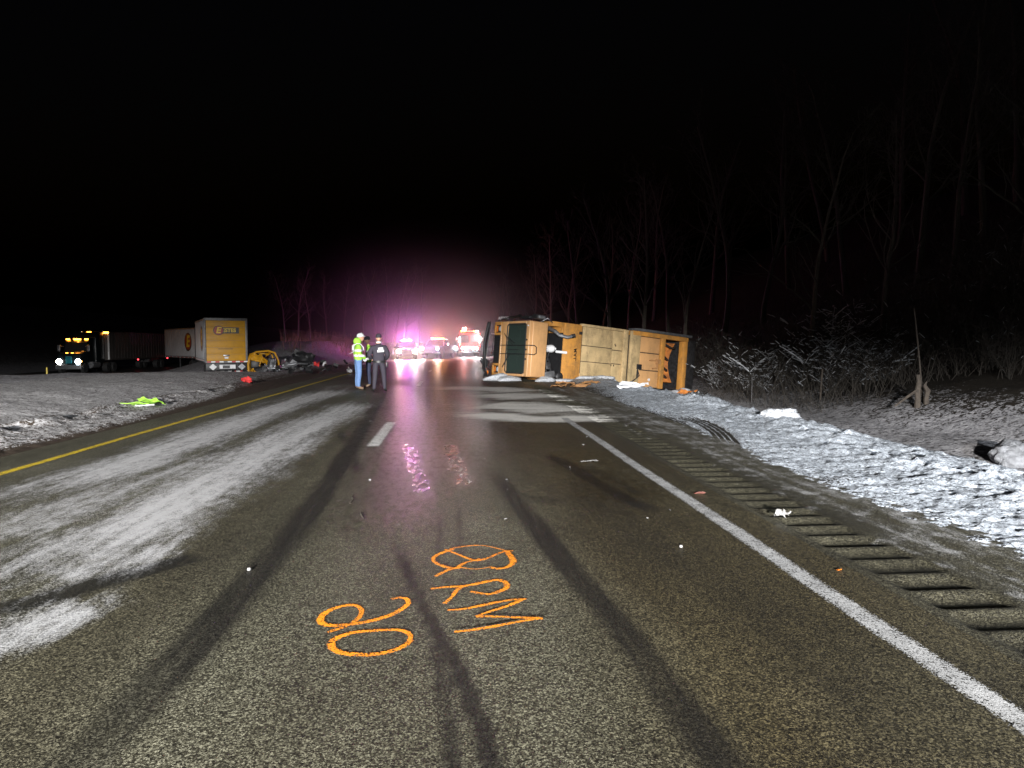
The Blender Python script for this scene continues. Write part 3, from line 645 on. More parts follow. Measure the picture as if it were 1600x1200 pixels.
for k in range(4):
    a0 = -4.45 + .06 * k
    MB().tube([(-4.3, .40, ROOF + .06), (a0 + .05, .7 + .05 * k, ROOF + .12), (-4.0 + .1 * k, 1.0 + .03 * k, ROOF + .1), (-3.3 - .1 * k, 1.14, ROOF + .07), (-2.9 + .25 * k, 1.08, ROOF + .03)], .018, 5).build('hose', 'rubber', tg, True)
MB().tube([(-.95, .95, ROOF + .03), (-1.2, 1.12, ROOF + .06), (-1.7, 1.15, ROOF + .03)], .018, 5).build('hose', 'rubber', T, True)
MB().cyl((-5.15, .85, ROOF - .02), (-5.15, .85, ROOF + .02), .06, 14).build('round_reflector', 'white_plastic', tg, True)
for (x, y) in ((-2.9, -.55), (-2.95, -.5), (-2.75, .36), (-2.9, .36)): MB().bx(x - .02, x + .02, y - .04, y + .04, ROOF - .03, ROOF + .0).build('vent_slot', 'black_plastic', body)
# --- chassis
mb = MB()
for y in (-.42, .42): mb.bx(-7.6, 1.6, y - .045, y + .045, .72, 1.0)
for x in (-6.5, -3.6, -1.8, 0.2, 1.3): mb.bx(x - .06, x + .06, -.42, .42, .76, .96)
mb.cyl((-6.9, 0, .7), (-.4, 0, .66), .06, 8)
for x in (-5.35, -4.05, .95): mb.cyl((x, -1.0, .5), (x, 1.0, .5), .09, 8)
mb.bx(-2.9, -1.7, -1.15, -.55, .5, 1.0); mb.cyl((-2.6, 1.0, .72), (-1.2, 1.0, .72), .28, 16)
mb.build('chassis', 'dark_metal', T, True, .01)
def wheel(parent, x, y, z, r=.5, w=.28, out=1, rimmat='grey_metal'):
    prof = [(r * .55, -w / 2), (r * .9, -w / 2), (r, -w * .36), (r, w * .36), (r * .9, w / 2), (r * .55, w / 2)]
    wo = MB().lathe(prof, (x, y, z), 24, 'Y').build('wheel', 'rubber', parent, True)
    mb = MB().lathe([(r * .57, -w * .45), (r * .57, w * .45), (r * .45, w * .25 * out), (r * .18, w * .2 * out), (r * .16, w * .5 * out)], (x, y, z), 18, 'Y'); mb.build('rim', rimmat, wo, True)
    return wo
for s in (-1, 1):
    wheel(T, .95, s * 1.02, .5, .5, .3, s)
    for x in (-5.35, -4.05): wheel(T, x, s * .98, .5, .5, .42, s)
# --- cab
F0 = 1.70                                                                      # plane of the front
mb = MB()
mb.bx(F0 - .10, F0, -1.12, 1.12, 1.05, 1.46)                                   # below the windscreen
mb.bx(F0 - .10, F0, -1.12, -.98, 1.46, 2.70); mb.bx(F0 - .10, F0, .98, 1.12, 1.46, 2.70)
mb.bx(.78, F0 - .002, -1.12, 1.12, 2.70, 2.93)
mb.bx(.78, F0 - .10, -1.12, -1.05, 2.2, 2.70); mb.bx(.78, F0 - .10, 1.05, 1.12, 2.2, 2.70)
mb.bx(.78, F0 - .10, -1.12, -1.04, 1.0, 1.75); mb.bx(.78, F0 - .10, 1.04, 1.12, 1.0, 1.75)
mb.bx(.78, .86, -1.12, 1.12, 1.0, 2.70); mb.bx(.78, F0, -1.1, 1.1, .92, 1.02)
cab = mb.build('cab', 'cab_paint', T, True, .045, 3)
MB().bx(.80, F0 - .14, -1.10, 1.10, 2.90, 2.975).build('cab_roof', 'cab_paint', cab, True, .04, 3)
ws = MB().sheet(lambda u, v: (F0 - .045 + .03 * math.sin(math.pi * u), -.985 + 1.97 * u, 1.455 + 1.25 * v), 8, 4, .012).build('windscreen', 'windscreen_green', cab, True)
# rubber seal with rounded corners
def rrect(y0, y1, z0, z1, rad, n=5):
    out = []
    for (cy_, cz, a0) in ((y1 - rad, z1 - rad, 0), (y0 + rad, z1 - rad, 90), (y0 + rad, z0 + rad, 180), (y1 - rad, z0 + rad, 270)):
        for k in range(n + 1):
            a = R(a0 + 90 * k / n); out.append((cy_ + rad * math.cos(a), cz + rad * math.sin(a)))
    return out
rr = rrect(-1.0, 1.0, 1.44, 2.715, .13); MB().tube([(F0 + .004, y, z) for y, z in rr + [rr[0]]], .026, 6).build('window_seal', 'rubber', ws, True)
for s in (-1, 1):
    MB().bx(.95, F0 - .12, s * 1.075 - .008, s * 1.075 + .008, 1.76, 2.19).build('side_window', 'dark_glass', cab)
# inside the cab
mb = MB(); mb.bx(F0 - .5, F0 - .13, -1.0, 1.0, 1.05, 1.5); mb.build('dashboard', 'seat_grey', cab, True, .04)
for y in (-.55, .55):
    mb = MB(); mb.bx(.9, 1.3, y - .27, y + .27, 1.1, 1.42); mb.bx(.88, 1.02, y - .26, y + .26, 1.35, 2.25); mb.build('seat', 'seat_grey', cab, True, .05)
mb = MB(); mb.tube([(F0 - .42 - .1 * math.sin(a), -.55 + .24 * math.cos(a), 1.68 + .22 * math.sin(a)) for a in np.linspace(0, 2 * math.pi, 25)], .018, 6, False); mb.tube([(F0 - .3, -.55, 1.45), (F0 - .42, -.55, 1.68)], .03, 6); mb.build('steering_wheel', 'black_plastic', cab, True)
MB().tube([(F0 - .16, -.35, 2.02), (F0 - .16, -.42, 2.12), (F0 - .16, -.62, 2.14), (F0 - .16, -.85, 2.12), (F0 - .16, -.92, 2.04)], .016, 6).build('pale_curved_rod', 'white_plastic', cab, True)  # pale curved rod behind the windscreen
# lower front: headlamps, grille, bumper
mb = MB()
for (a_, b_) in (((-1.12, -.99), (-.66, -.56)), ((.62, .72), (1.02, 1.12))):
    mb = MB(); mb.bx(F0 - .12, F0 - .01, a_[0], a_[1], .48, 1.06); mb.bx(F0 - .12, F0 - .01, b_[0], b_[1], .48, 1.06); mb.bx(F0 - .13, F0 - .012, a_[1] - .01, b_[0] + .01, 1.0, 1.06); mb.bx(F0 - .13, F0 - .012, a_[1] - .01, b_[0] + .01, .46, .56)
    mb.build('nose_frame', 'orange_paint', T, True, .012)
gb = MB().bx(F0 - .10, F0 - .06, -.56, .62, .46, 1.05).build('grille', 'black_plastic', T)
for k in range(11): MB().bx(F0 - .062, F0 - .015, -.52 + .105 * k, -.50 + .105 * k, .5, 1.02).build('grille_bar', 'dark_metal', gb)
for (y0, y1) in ((-.99, -.66), (.72, 1.02)):
    h = MB().bx(F0 - .11, F0 - .045, y0, y1, .56, 1.0).build('headlight', 'black_plastic', T)
    yc = (y0 + y1) / 2
    MB().lathe([(.105, 0), (.10, .02), (.06, .04), (.0, .045)], (F0 - .045, yc, .87), 16, 'X').build('lens', 'lens_clear', h, True)
    MB().bx(F0 - .05, F0 - .025, y0 + .04, y1 - .04, .60, .70).build('turn_signal', 'amber_lens', h, True, .01)
bp = MB().sheet(lambda u, v: (F0 + .16 + .12 * math.sin(3 * u) - .25 * v, -1.12 + 2.1 * u, .42 - .62 * v + .07 * math.sin(5 * u)), 14, 6, .03)
bp.build('bumper', 'black_plastic', T, True)
mb = MB(); mb.tube([(F0 + .22, -1.1, .35), (F0 + .3, -.2, .22), (F0 + .1, .9, .1)], .05, 8); mb.tube([(F0 + .05, -1.05, .1), (F0 + .1, .2, .0), (F0 + .05, 1.0, -.05)], .04, 8); mb.build('bumper_bar', 'dark_metal', T, True)
MB().sheet(lambda u, v: (F0 - .1 + .3 * u, .45 + .75 * v, -.05 + .45 * u * v + .12 * math.sin(7 * v + 4 * u)), 8, 8, .04).build('torn_skirt', 'black_plastic', T, True)
MB().box((F0 + .05, 1.02, .2), (.1, .14, .12)).build('marker_light', 'amber_lens', T, True, .02)
# hoop guard, wipers, roof marker lamps
mb = MB()
for y in (-.13, .22): mb.tube([(F0 + .01, y, 1.05), (F0 + .07, y, 1.1), (F0 + .075, y, 2.75), (F0 + .02, y, 2.99)], .016, 6)
mb.tube([(F0 + .02, -.13, 2.99), (F0 - .18, -.14, 3.08), (F0 - .27, -.08, 3.1), (F0 - .28, .16, 3.1), (F0 - .18, .23, 3.08), (F0 + .02, .22, 2.99)], .018, 6)
mb.build('hoop_guard', 'black_plastic', cab, True)
for (a, b_, c_) in (((F0 + .02, -.62, 1.27), (F0 + .05, -.5, 1.42), (F0 + .04, -.22, 2.05)), ((F0 + .02, .78, 1.25), (F0 + .05, .62, 1.42), (F0 + .04, .2, 1.75))):
    w_ = MB().tube([a, b_, c_], .018, 5).build('wiper', 'black_plastic', cab, True)
    MB().tube([Vector(b_) + Vector((0, .05, .02)), Vector(c_) + Vector((.01, .06, -.1))], .014, 4).build('wiper_blade', 'rubber', w_)
MB().tube([(F0 + .03, .05, 1.55), (F0 + .05, .05, 2.1), (F0 + .04, .05, 2.4)], .012, 4).build('wiper', 'black_plastic', cab)
for y in (-.35, .04, .42): MB().lathe([(.035, 0), (.035, .03), (.0, .04)], (F0 - .002, y, 2.80), 10, 'X').build('roof_marker', 'dark_metal', cab, True)
MB().lathe([(.03, 0), (.03, .03), (.0, .04)], (F0 - .002, -.92, 2.84), 10, 'X').build('roof_marker', 'white_plastic', cab, True)
# mirrors and steps on the side that now faces the sky
mb = MB(); mb.sheet(lambda u, v: (F0 - .2 + .35 * v, -1.20 - .12 * u - .05 * math.sin(6 * v), .9 + 1.15 * u + .2 * v), 6, 6, .05); mb.build('door_fairing', 'black_plastic', cab, True)
mb = MB(); mb.bx(1.2, 1.42, -1.36, -1.24, 1.9, 2.5); mb.bx(1.15, 1.35, -1.42, -1.26, 2.55, 2.9); mb.build('mirror', 'black_plastic', cab, True, .04)
mb = MB(); mb.bx(.95, 1.3, -1.38, -1.24, 2.52, 2.98); mb.build('mirror', 'aluminium', cab, True, .05)
mb = MB(); mb.tube([(1.3, -1.1, 1.2), (1.4, -1.3, 1.5), (1.35, -1.33, 2.2), (1.2, -1.25, 2.8), (.95, -1.1, 2.9)], .02, 6); mb.tube([(1.0, -1.12, 2.7), (.8, -1.3, 2.9), (.6, -1.12, 3.0)], .02, 6); mb.build('mirror_arm', 'chrome', cab, True)
text_part('AUTOCAR', .15, 'white_plastic', cab, frame((F0 + .12, -1.245, 1.25), (0, 0, 1), (0, -1, 0)), name='badge')
# --- machinery in the gap behind the cab
mb = MB(); mb.bx(.12, .70, -.75, .80, .9, 2.25); mb.build('engine_box', 'black_plastic', T, True, .05)
mb = MB(); mb.cyl((.5, -.98, 1.2), (.48, -.98, 2.55), .13, 14); mb.cyl((.48, -.98, 2.5), (.40, -.80, 2.98), .09, 12, .07); mb.tube([(.40, -.80, 2.95), (.30, -.66, 3.12), (.02, -.60, 3.3), (-.14, -.66, 3.38)], [.08, .075, .07, .065], 10); mb.build('exhaust_stack', 'grey_metal', T, True)
MB().cyl((-.12, -.655, 3.37), (-.26, -.70, 3.42), .075, 12).build('stack_tip', 'rubber', T, True)
mb = MB(); mb.lathe([(.03, -.22), (.15, -.2), (.16, .1), (.10, .2), (.05, .24), (.05, .30)], (.40, -.10, 2.72), 14); mb.build('reservoir', 'white_plastic', T, True)
MB().cyl((.28, .0, 2.9), (-.14, .02, 3.12), .055, 10).build('filler_pipe', 'white_plastic', T, True)
mb = MB(); mb.tube([(.55, -.4, 2.3), (.45, .3, 2.5), (.5, .8, 2.6), (.4, 1.05, 2.7)], .06, 8); mb.tube([(.3, .2, 2.4), (.35, .55, 2.7), (.2, .95, 2.6)], .045, 8); mb.tube([(.2, -.5, 2.3), (.5, .1, 2.75), (.55, .7, 2.6)], .03, 6); mb.build('pipework', 'dark_metal', T, True)
MB().box((.42, .62, 2.62), (.22, .3, .25), (.2, .3, .1)).build('pump', 'dark_metal', T, True, .03)
MB().box((.38, .98, 2.5), (.5, .25, .6), (.1, .05, .2)).build('battery_tray', 'aluminium', T, True, .02)
MB().lathe([(.02, -.1), (.17, -.1), (.18, .06), (.13, .1), (.0, .11)], (.08, 1.02, 2.98), 16).build('air_filter_cap', 'dark_metal', T, True)

# snow and scraps pushed up against the truck, each its own thing
def lump(name, x, y, sx, sy, sz, mat, label, cat, seed, group=None, sink=.3, rz=0, sub=3):
    bm = bmesh.new(); bmesh.ops.create_icosphere(bm, subdivisions=sub, radius=1)
    for v in bm.verts:
        n = float(fbm(np.array([v.co.x * 1.6 + seed]), np.array([v.co.y * 1.6 + v.co.z * 1.3 + seed * 3]), seed, 4)[0]); v.co *= .55 + .9 * n; v.co *= .93 + .14 * random.random()
        v.co.x *= sx; v.co.y *= sy; v.co.z *= sz
    me = bpy.data.meshes.new(name); bm.to_mesh(me); bm.free(); me.polygons.foreach_set('use_smooth', [True] * len(me.polygons))
    o = meshobj(name, me, mat); o.location = (x, y, zs(x, y) + sz * (1 - 2 * sink) * .8); o.rotation_euler = (0, 0, rz)
    return tag(o, label, cat, group)
q = TM @ Vector((F0 + .1, HW, 1.2)); lump('snow_heap', q.x, q.y - .15, .75, .42, .2, 'clump_snow', 'wide heap of clean snow under the truck windscreen', 'snow', 3, rz=.6)
q = TM @ Vector((F0 + .12, HW, 1.9)); lump('snow_heap', q.x, q.y - .1, .55, .3, .16, 'clump_snow', 'flat snow heap under the cab corner', 'snow', 5, rz=.5)
q = TM @ Vector((.95, HW, 3.05)); lump('snow_heap', q.x, q.y - .25, .42, .25, .14, 'clump_snow', 'low snow heap below the cab roof', 'snow', 8)
q = TM @ Vector((.1, HW, 3.25)); lump('snow_heap', q.x, q.y - .25, .45, .25, .10, 'clump_snow', 'thin snow heap below the round filter cap', 'snow', 9)
for k, s_ in enumerate(np.linspace(1.2, 7.6, 11)):
    q = TM @ Vector((-s_, HW, 3.12)); lump('snow_clod', q.x + random.uniform(-.2, .2), q.y - random.uniform(.05, .5), random.uniform(.22, .5), random.uniform(.2, .35), random.uniform(.09, .2), 'clump_snow', 'rounded clod of snow along the foot of the overturned truck body', 'snow', 20 + k, 'snow clods along the truck')

# ================================================================== TRAILERS, TRUCKS, CARS
def veh_matrix(front_rear_dir, pos): 
    d = Vector(front_rear_dir).normalized(); return Matrix(((d.x, -d.y, 0, pos[0]), (d.y, d.x, 0, pos[1]), (0, 0, 1, pos[2]), (0, 0, 0, 1)))
def logo_E(parent, c, ex, ey, w, h, k=1):
    """oval badge with a big slanted E, lying in the plane ex, ey"""
    m = frame(c, ex, ey)
    n = 28; mb = MB(); mb.prism([(w / 2 * math.cos(2 * math.pi * i / n), h / 2 * math.sin(2 * math.pi * i / n)) for i in range(n)], 0, .008, 'Z'); o = mb.build('logo_oval', 'logo_black', parent, xf=m)
    mb = MB(); mb.prism([(w * .43 * math.cos(2 * math.pi * i / n), h * .43 * math.sin(2 * math.pi * i / n) ) for i in range(n)], .008, .011, 'Z'); mb.build('logo_disc', 'logo_red', o, xf=m)
    text_part('E', h * .86, 'logo_yellow', o, m @ Matrix.Translation((-w * .03, 0, .014)), name='logo_letter', shear=.2, bold=.03 * h, stretch=w / h * 1.05)
    return o
def trailer(label, M, Lh, rear=True, side_mat='trailer_white', group='white trailers in the median'):
    """28-ft pup trailer; local x forward, rear doors at x=0, ground at z=0"""
    t = thing('box_trailer', label, 'trailer', M, group)
    w = 1.3; top = 4.08; fl = 1.25
    b = MB().bx(.06, Lh, -w, w, fl, top).build('box', side_mat, t, True, .02)
    mb = MB()
    for y in (-w, w): mb.bx(-.02, .12, y - .06 if y < 0 else y - .08, y + .08 if y < 0 else y + .06, fl - .1, top + .02)
    mb.bx(-.02, .12, -w, w, top - .14, top + .03); mb.bx(-.02, .12, -w, w, fl - .14, fl + .0)
    mb.build('rear_frame', 'frame_grey', t, True, .01)
    mb = MB()
    for y in (-w - .012, w + .012):
        mb.bx(.1, Lh, y - .012, y + .012, top - .12, top); mb.bx(.1, Lh, y - .012, y + .012, fl - .06, fl + .12)
    mb.build('side_rail', 'grey_metal', t)
    mb = MB()
    for k in range(int(Lh / .6)):
        for y in (-w - .006, w + .006): mb.bx(.4 + .6 * k, .43 + .6 * k, y - .004, y + .004, fl + .12, top - .12)
    mb.build('side_seam', side_mat, t)
    for k in range(int(Lh / .55)): 
        for y in (-w - .03, w + .03): MB().bx(.2 + .55 * k, .45 + .55 * k, y - .004, y + .004, fl - .02, fl + .035).build('reflector_tape', 'reflective_white' if k % 2 else 'reflective_red', t)
    if rear:
        n = 6; hh = (top - .14 - fl) / n
        for k in range(n): MB().bx(-.005 - .003 * (k % 2), .07, -w + .08, w - .08, fl + hh * k + .004, fl + hh * (k + 1) - .004).build('door_panel', 'trailer_yellow', t, True, .006)
        px_ = -.02
        MB().bx(px_, px_ + .008, -.82, .42 - .0, 3.28 - .20, 3.28 + .20).build('name_plate', 'logo_black', t)
        text_part('ESTES', .34, 'logo_yellow', t, frame((px_ - .004, -.20, 3.28), (0, -1, 0), (0, 0, 1)), bold=.012, name='name_lettering', depth=.003)
        logo_E(t, (px_ - .002, .46, 3.28), (0, -1, 0), (0, 0, 1), .66, .64)
        MB().bx(-.025, -.01, -.4, .5, 2.03, 2.07).build('slogan_strip', 'logo_black', t)
        MB().bx(-.05, -.008, -.2, .2, 1.56, 1.66).build('door_handle', 'grey_metal', t, True, .01); MB().bx(-.04, -.008, -.12, .12, 1.40, 1.52).build('seal_plate', 'white_plastic', t)
        # under-ride guard, tape, lamps, plates
        MB().bx(-.04, .10, -w + .02, w - .02, fl - .62, fl - .15).build('rear_sill', 'black_plastic', t, True, .01)
        mb = MB(); mb.bx(-.06, .05, -w + .05, w - .05, fl - .78, fl - .66)
        for y in (-.7, .7): mb.bx(-.04, .06, y - .05, y + .05, fl - .75, fl - .1)
        mb.build('underride_guard', 'dark_metal', t, True, .01)
        for k in range(10):
            if k in (4,): continue
            y = w - .22 - k * .255; m_ = 'reflective_white' if k % 2 else 'reflective_red'
            MB().bx(-.05, -.035, y - .127, y + .127, fl - .10, fl - .02).build('reflector_tape', m_, t); MB().bx(-.075, -.061, y - .127, y + .127, fl - .75, fl - .68).build('reflector_tape', m_, t)
        for (y, m_) in ((.85, 'white_plastic'), (-.95, 'grey_metal')):
            MB().prism([(y, fl - .62), (y + .24, fl - .40), (y, fl - .18), (y - .24, fl - .40)], -.055, -.045, 'X').build('placard', m_, t)
        MB().bx(-.06, -.045, -.55, .45, fl - .52, fl - .26).build('number_plate', 'white_plastic', t); MB().bx(-.066, -.061, -.2, .25, fl - .5, fl - .30).build('plate_mark', 'logo_black', t)
    mb = MB(); mb.bx(.9, 2.4, -.5, .5, .75, fl - .05); mb.cyl((1.55, -1.1, .5), (1.55, 1.1, .5), .07, 8); mb.build('axle_frame', 'dark_metal', t)
    for s in (-1, 1): wheel(t, 1.55, s * 1.02, .5, .5, .5, s)
    mb = MB()
    for s in (-.6, .6): mb.bx(Lh - 2.4, Lh - 2.25, s - .06, s + .06, .15, fl); mb.bx(Lh - 2.5, Lh - 2.15, s - .12, s + .12, .08, .16)
    mb.build('landing_gear', 'dark_metal', t)
    logo_E(t, (Lh * .30 if rear else 2.0, w + .014, 2.75), (-1, 0, 0), (0, 0, 1), 1.9, 1.75)
    return t
def lev(px_, py, d): q = D(px_, py, d); return Vector((q.x, q.y, 0))
a, b_ = lev(320, 540, 46.5), lev(386, 540, 47.7); c0 = (a + b_) / 2; hd = (lev(304, 540, 55) - a).normalized(); gz = 3.2 - 4.1
TR1 = trailer('white box trailer with yellow rear doors standing among the wreckage', veh_matrix(hd, (c0.x, c0.y, gz)), 8.6)
a, b_ = lev(306, 540, 66.5), lev(253, 540, 73.5); hd2 = (b_ - a).normalized(); nrm = Vector((hd2.y, -hd2.x, 0)); c1 = a + nrm * 1.3
TR2 = trailer('white box trailer with oval side badge coupled ahead of the yellow-doored trailer', veh_matrix(hd2, (c1.x, c1.y, 3.02 - 4.1)), 8.8, False)
# dolly lamps of the front trailer
q = TR2.matrix_world.inverted() @ D(254, 562, 73.2)

# --- semi on the far carriageway, facing us
dirT = Vector((.0, -1, 0)); ft = D(112, 565, 67); gz2 = -1.38
SM = veh_matrix(dirT, (ft.x - .15, ft.y, gz2))
ST = thing('semi_tractor', 'dark semi tractor with bright headlights and amber cab lamps beyond the median', 'truck', SM)
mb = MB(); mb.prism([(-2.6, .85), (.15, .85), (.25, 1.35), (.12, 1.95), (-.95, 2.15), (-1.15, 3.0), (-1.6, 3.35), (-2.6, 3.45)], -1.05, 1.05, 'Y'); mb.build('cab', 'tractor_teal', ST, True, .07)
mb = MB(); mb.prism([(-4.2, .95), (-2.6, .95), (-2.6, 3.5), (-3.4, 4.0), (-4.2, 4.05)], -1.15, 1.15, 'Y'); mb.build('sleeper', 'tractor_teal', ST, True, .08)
MB().sheet(lambda u, v: (-.96 - .17 * v, -.92 + 1.84 * u, 2.2 + .75 * v), 4, 3, .03).build('windscreen', 'dark_glass', ST)
MB().bx(.2, .27, -.28, .28, 1.0, 1.7).build('grille', 'teal_glow', ST, True, .02)['label'] = 'teal grille panel with a glow of its own, no lamp'  # grille made to glow faintly, no lamp sits there
MB().bx(.1, .38, -1.18, 1.18, .45, .85).build('bumper', 'grey_metal', ST, True, .05)
for y in (-1, 1):
    h = MB().box((.17, y * .86, 1.18), (.2, .46, .34)).build('headlight', 'chrome', ST, True, .05); MB().lathe([(.25, 0), (.22, .04), (0, .06)], (.27, y * .86, 1.18), 16, 'X').build('lens', 'lamp_white' if y < 0 else 'lamp_cool', h, True)
    MB().box((-.75, y * 1.35, 2.45), (.16, .25, .6)).build('mirror', 'grey_metal', ST, True, .03); MB().tube([(-.9, y * 1.0, 2.6), (-.75, y * 1.35, 2.65)], .03, 5).build('mirror_arm', 'grey_metal', ST)
    MB().cyl((-4.3, y * 1.0, 1.0), (-4.3, y * 1.0, 4.1), .09, 12).build('exhaust_stack', 'chrome', ST, True); MB().cyl((-3.2, y * .95, .8), (-1.8, y * .95, .8), .32, 18).build('fuel_tank', 'grey_metal', ST, True)
    wheel(ST, -.5, y * 1.02, .5, .5, .3, y); wheel(ST, -5.0, y * .95, .5, .5, .5, y); wheel(ST, -6.3, y * .95, .5, .5, .5, y)
    MB().bx(.18, .26, y * 1.13 - .06, y * 1.13 + .06, 1.15, 1.25).build('turn_signal', 'lamp_amber_small', ST)
for y in (-.85, -.22, 0, .22, .85): MB().box((-1.42, y, 3.31), (.14, .30 if abs(y) > .5 else .2, .11)).build('cab_lamp', 'lamp_amber', ST, True, .02)
for y in (-.25, .25): MB().box((.02, y, 2.0), (.1, .2, .05)).build('hood_lamp', 'lamp_amber_small', ST)
MB().box((-3.75, -.02, 4.02), (.16, .34, .13)).build('sleeper_lamp', 'lamp_amber', ST, True, .02)
MB().bx(-6.8, -2.0, -.45, .45, .7, 1.0).build('chassis', 'dark_metal', ST)
FT = thing('semi_trailer', 'long dim brown trailer behind the dark semi tractor', 'trailer', veh_matrix(dirT, (ft.x - .15, ft.y + 4.9, gz2)))
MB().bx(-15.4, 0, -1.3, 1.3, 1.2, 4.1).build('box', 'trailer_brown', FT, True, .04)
mb = MB(); mb.bx(-.12, .04, 1.2, 1.345, 1.25, 4.12); mb.bx(-.12, .04, -1.345, -1.2, 1.25, 4.12); mb.build('corner_post', 'white_paint', FT, True, .02)
for k in range(22):
    MB().bx(-.7 - .68 * k, -.66 - .68 * k, 1.30, 1.318, 1.3, 4.0).build('side_post', 'trailer_brown', FT)
mb = MB(); mb.bx(-15.4, 0, 1.30, 1.33, 3.95, 4.1); mb.bx(-15.4, 0, 1.30, 1.33, 1.18, 1.34); mb.build('side_rail', 'trailer_brown', FT)
MB().box((.03, 1.05, 4.0), (.12, .55, .16)).build('roof_lamp', 'lamp_amber', FT, True, .02)
mb = MB(); mb.bx(-14.5, -11.5, -.5, .5, .7, 1.2); mb.build('bogie', 'dark_metal', FT)
for x in (-12.2, -13.5):
    for s in (-1, 1): wheel(FT, x, s * .98, .5, .5, .5, s)
for k in range(5): MB().bx(.041, .05, 1.215, 1.335, 1.3 + .16 * k, 1.41 + .16 * k).build('reflector_tape', 'reflective_white', FT)
for (x, ) in ((-6.5,), (-14.6,)): MB().box((x, 1.36, 1.12), (.25, .06, .14)).build('side_marker', 'lamp_red_small', FT)

# --- passenger vehicles and fire engine up the road
def car_shell(t, prof, hw, mat, glass_prof, bev=.06, inset=.16):
    """lower body + narrower cabin"""
    mb = MB(); mb.prism(prof, -hw, hw, 'Y'); mb.build('body', mat, t, True, bev)
    n = len(glass_prof); zs_ = [p[1] for p in glass_prof]; z0, z1 = min(zs_), max(zs_)
    def yy(z): return hw - .04 - inset * (z - z0) / (z1 - z0)
    vs_ = [(x, -yy(z), z) for x, z in glass_prof] + [(x, yy(z), z) for x, z in glass_prof]
    fs = [tuple(range(n)), tuple(range(2 * n - 1, n - 1, -1))] + [(i, (i + 1) % n, (i + 1) % n + n, i + n) for i in range(n)]
    MB().add(vs_, fs).build('cabin', 'dark_glass', t, True, .04)
    xs_ = [p[0] for p in glass_prof if p[1] > z1 - .03]
    MB().bx(min(xs_) - .03, max(xs_) + .03, -yy(z1) - .02, yy(z1) + .02, z1 - .03, z1 + .05).build('roof', mat, t, True, .03)
    for s in (-1, 1):
        for i in range(n):
            a, b2 = glass_prof[i], glass_prof[(i + 1) % n]
            if abs(a[1] - b2[1]) > .3: MB().tube([(a[0], s * (yy(a[1]) + .005), a[1]), (b2[0], s * (yy(b2[1]) + .005), b2[1])], .045, 5).build('pillar', mat, t)
# police SUV
q = D(636, 559, 66); SU = thing('police_car', 'police car facing us with glaring pinkish headlights', 'car', veh_matrix((.10, -1, 0), (q.x, q.y, 0)))
car_shell(SU, [(-4.7, .35), (-.05, .35), (.05, .55), (.0, .88), (-.2, 1.0), (-1.3, 1.1), (-4.6, 1.12), (-4.75, .8)], .98, 'body_dark_blue', [(-1.15, 1.08), (-1.95, 1.68), (-4.0, 1.70), (-4.6, 1.1)])
for s in (-1, 1):
    wheel(SU, -.95, s * .85, .37, .37, .24, s); wheel(SU, -3.85, s * .85, .37, .37, .24, s)
    h = MB().box((-.02, s * .74, .78), (.12, .36, .2)).build('headlight', 'chrome', SU, True, .03); MB().lathe([(.19, 0), (.16, .03), (0, .05)], (.04, s * .74, .78), 14, 'X').build('lens', 'lamp_pink', h, True)
    MB().box((-1.35, s * 1.08, 1.15), (.12, .22, .16)).build('mirror', 'body_dark_blue', SU, True, .03)
MB().bx(.0, .04, -.5, .5, .58, .88).build('grille', 'black_plastic', SU); MB().bx(-.1, .12, -.95, .95, .36, .55).build('bumper', 'black_plastic', SU, True, .04)
lb = MB().box((-2.6, 0, 1.81), (.3, 1.2, .1)).build('light_bar', 'black_plastic', SU, True, .02)
for k, mt in enumerate(('lamp_red', 'lamp_pink', 'lamp_pink', 'lamp_blue')): MB().box((-2.44, -.45 + .3 * k, 1.81), (.04, .26, .08)).build('beacon', mt, lb)
# pickup, turned a little
q = D(672, 559, 70); PK = thing('pickup_truck', 'dark pickup truck with amber roof light bar beside the police car', 'pickup', veh_matrix((-.33, -1, 0), (q.x, q.y, 0)))
car_shell(PK, [(-5.6, .5), (-.05, .5), (.03, .7), (.02, 1.12), (-.15, 1.22), (-1.35, 1.28), (-3.4, 1.28), (-3.4, 1.30), (-5.65, 1.30), (-5.7, .8)], 1.0, 'car_silver', [(-1.3, 1.26), (-1.95, 1.88), (-3.1, 1.90), (-3.4, 1.27)])
for s in (-1, 1):
    wheel(PK, -.95, s * .88, .42, .42, .28, s); wheel(PK, -4.5, s * .88, .42, .42, .28, s)
    h = MB().box((.0, s * .80, .98), (.1, .34, .26)).build('headlight', 'chrome', PK, True, .03)
    MB().lathe([(.14, 0), (.12, .03), (0, .05)], (.05, s * .80, 1.0), 14, 'X').build('lens', 'lamp_cool' if s > 0 else 'lamp_pink', h, True)
    MB().box((-1.5, s * 1.12, 1.4), (.14, .26, .26)).build('mirror', 'black_plastic', PK, True, .03)
    MB().lathe([(.40, -.02), (.46, 0), (.46, .03), (.40, .04)], (-.95, s * 1.0, .46), 18, 'Y').build('wheel_arch', 'black_plastic', PK)
for k in range(5): MB().bx(.02, .06, -.6, .6, .74 + .09 * k, .79 + .09 * k).build('grille_bar', 'chrome', PK)
MB().bx(-.05, .16, -1.0, 1.0, .46, .68).build('bumper', 'chrome', PK, True, .04); MB().bx(-1.6, -1.3, -1.015, -.99, .8, 1.2).build('door_emblem', 'white_plastic', PK)
lb = MB().box((-2.5, 0, 2.02), (.3, 1.5, .12)).build('light_bar', 'black_plastic', PK, True, .02)
for k, (y, mt, w) in enumerate(((-.62, 'lamp_pink', .14), (-.32, 'lamp_amber', .34), (-.02, 'lamp_amber', .16), (.3, 'lamp_amber', .36), (.6, 'lamp_amber', .22))): MB().box((-2.33, y, 2.02), (.05, w, .1)).build('beacon', mt, lb)
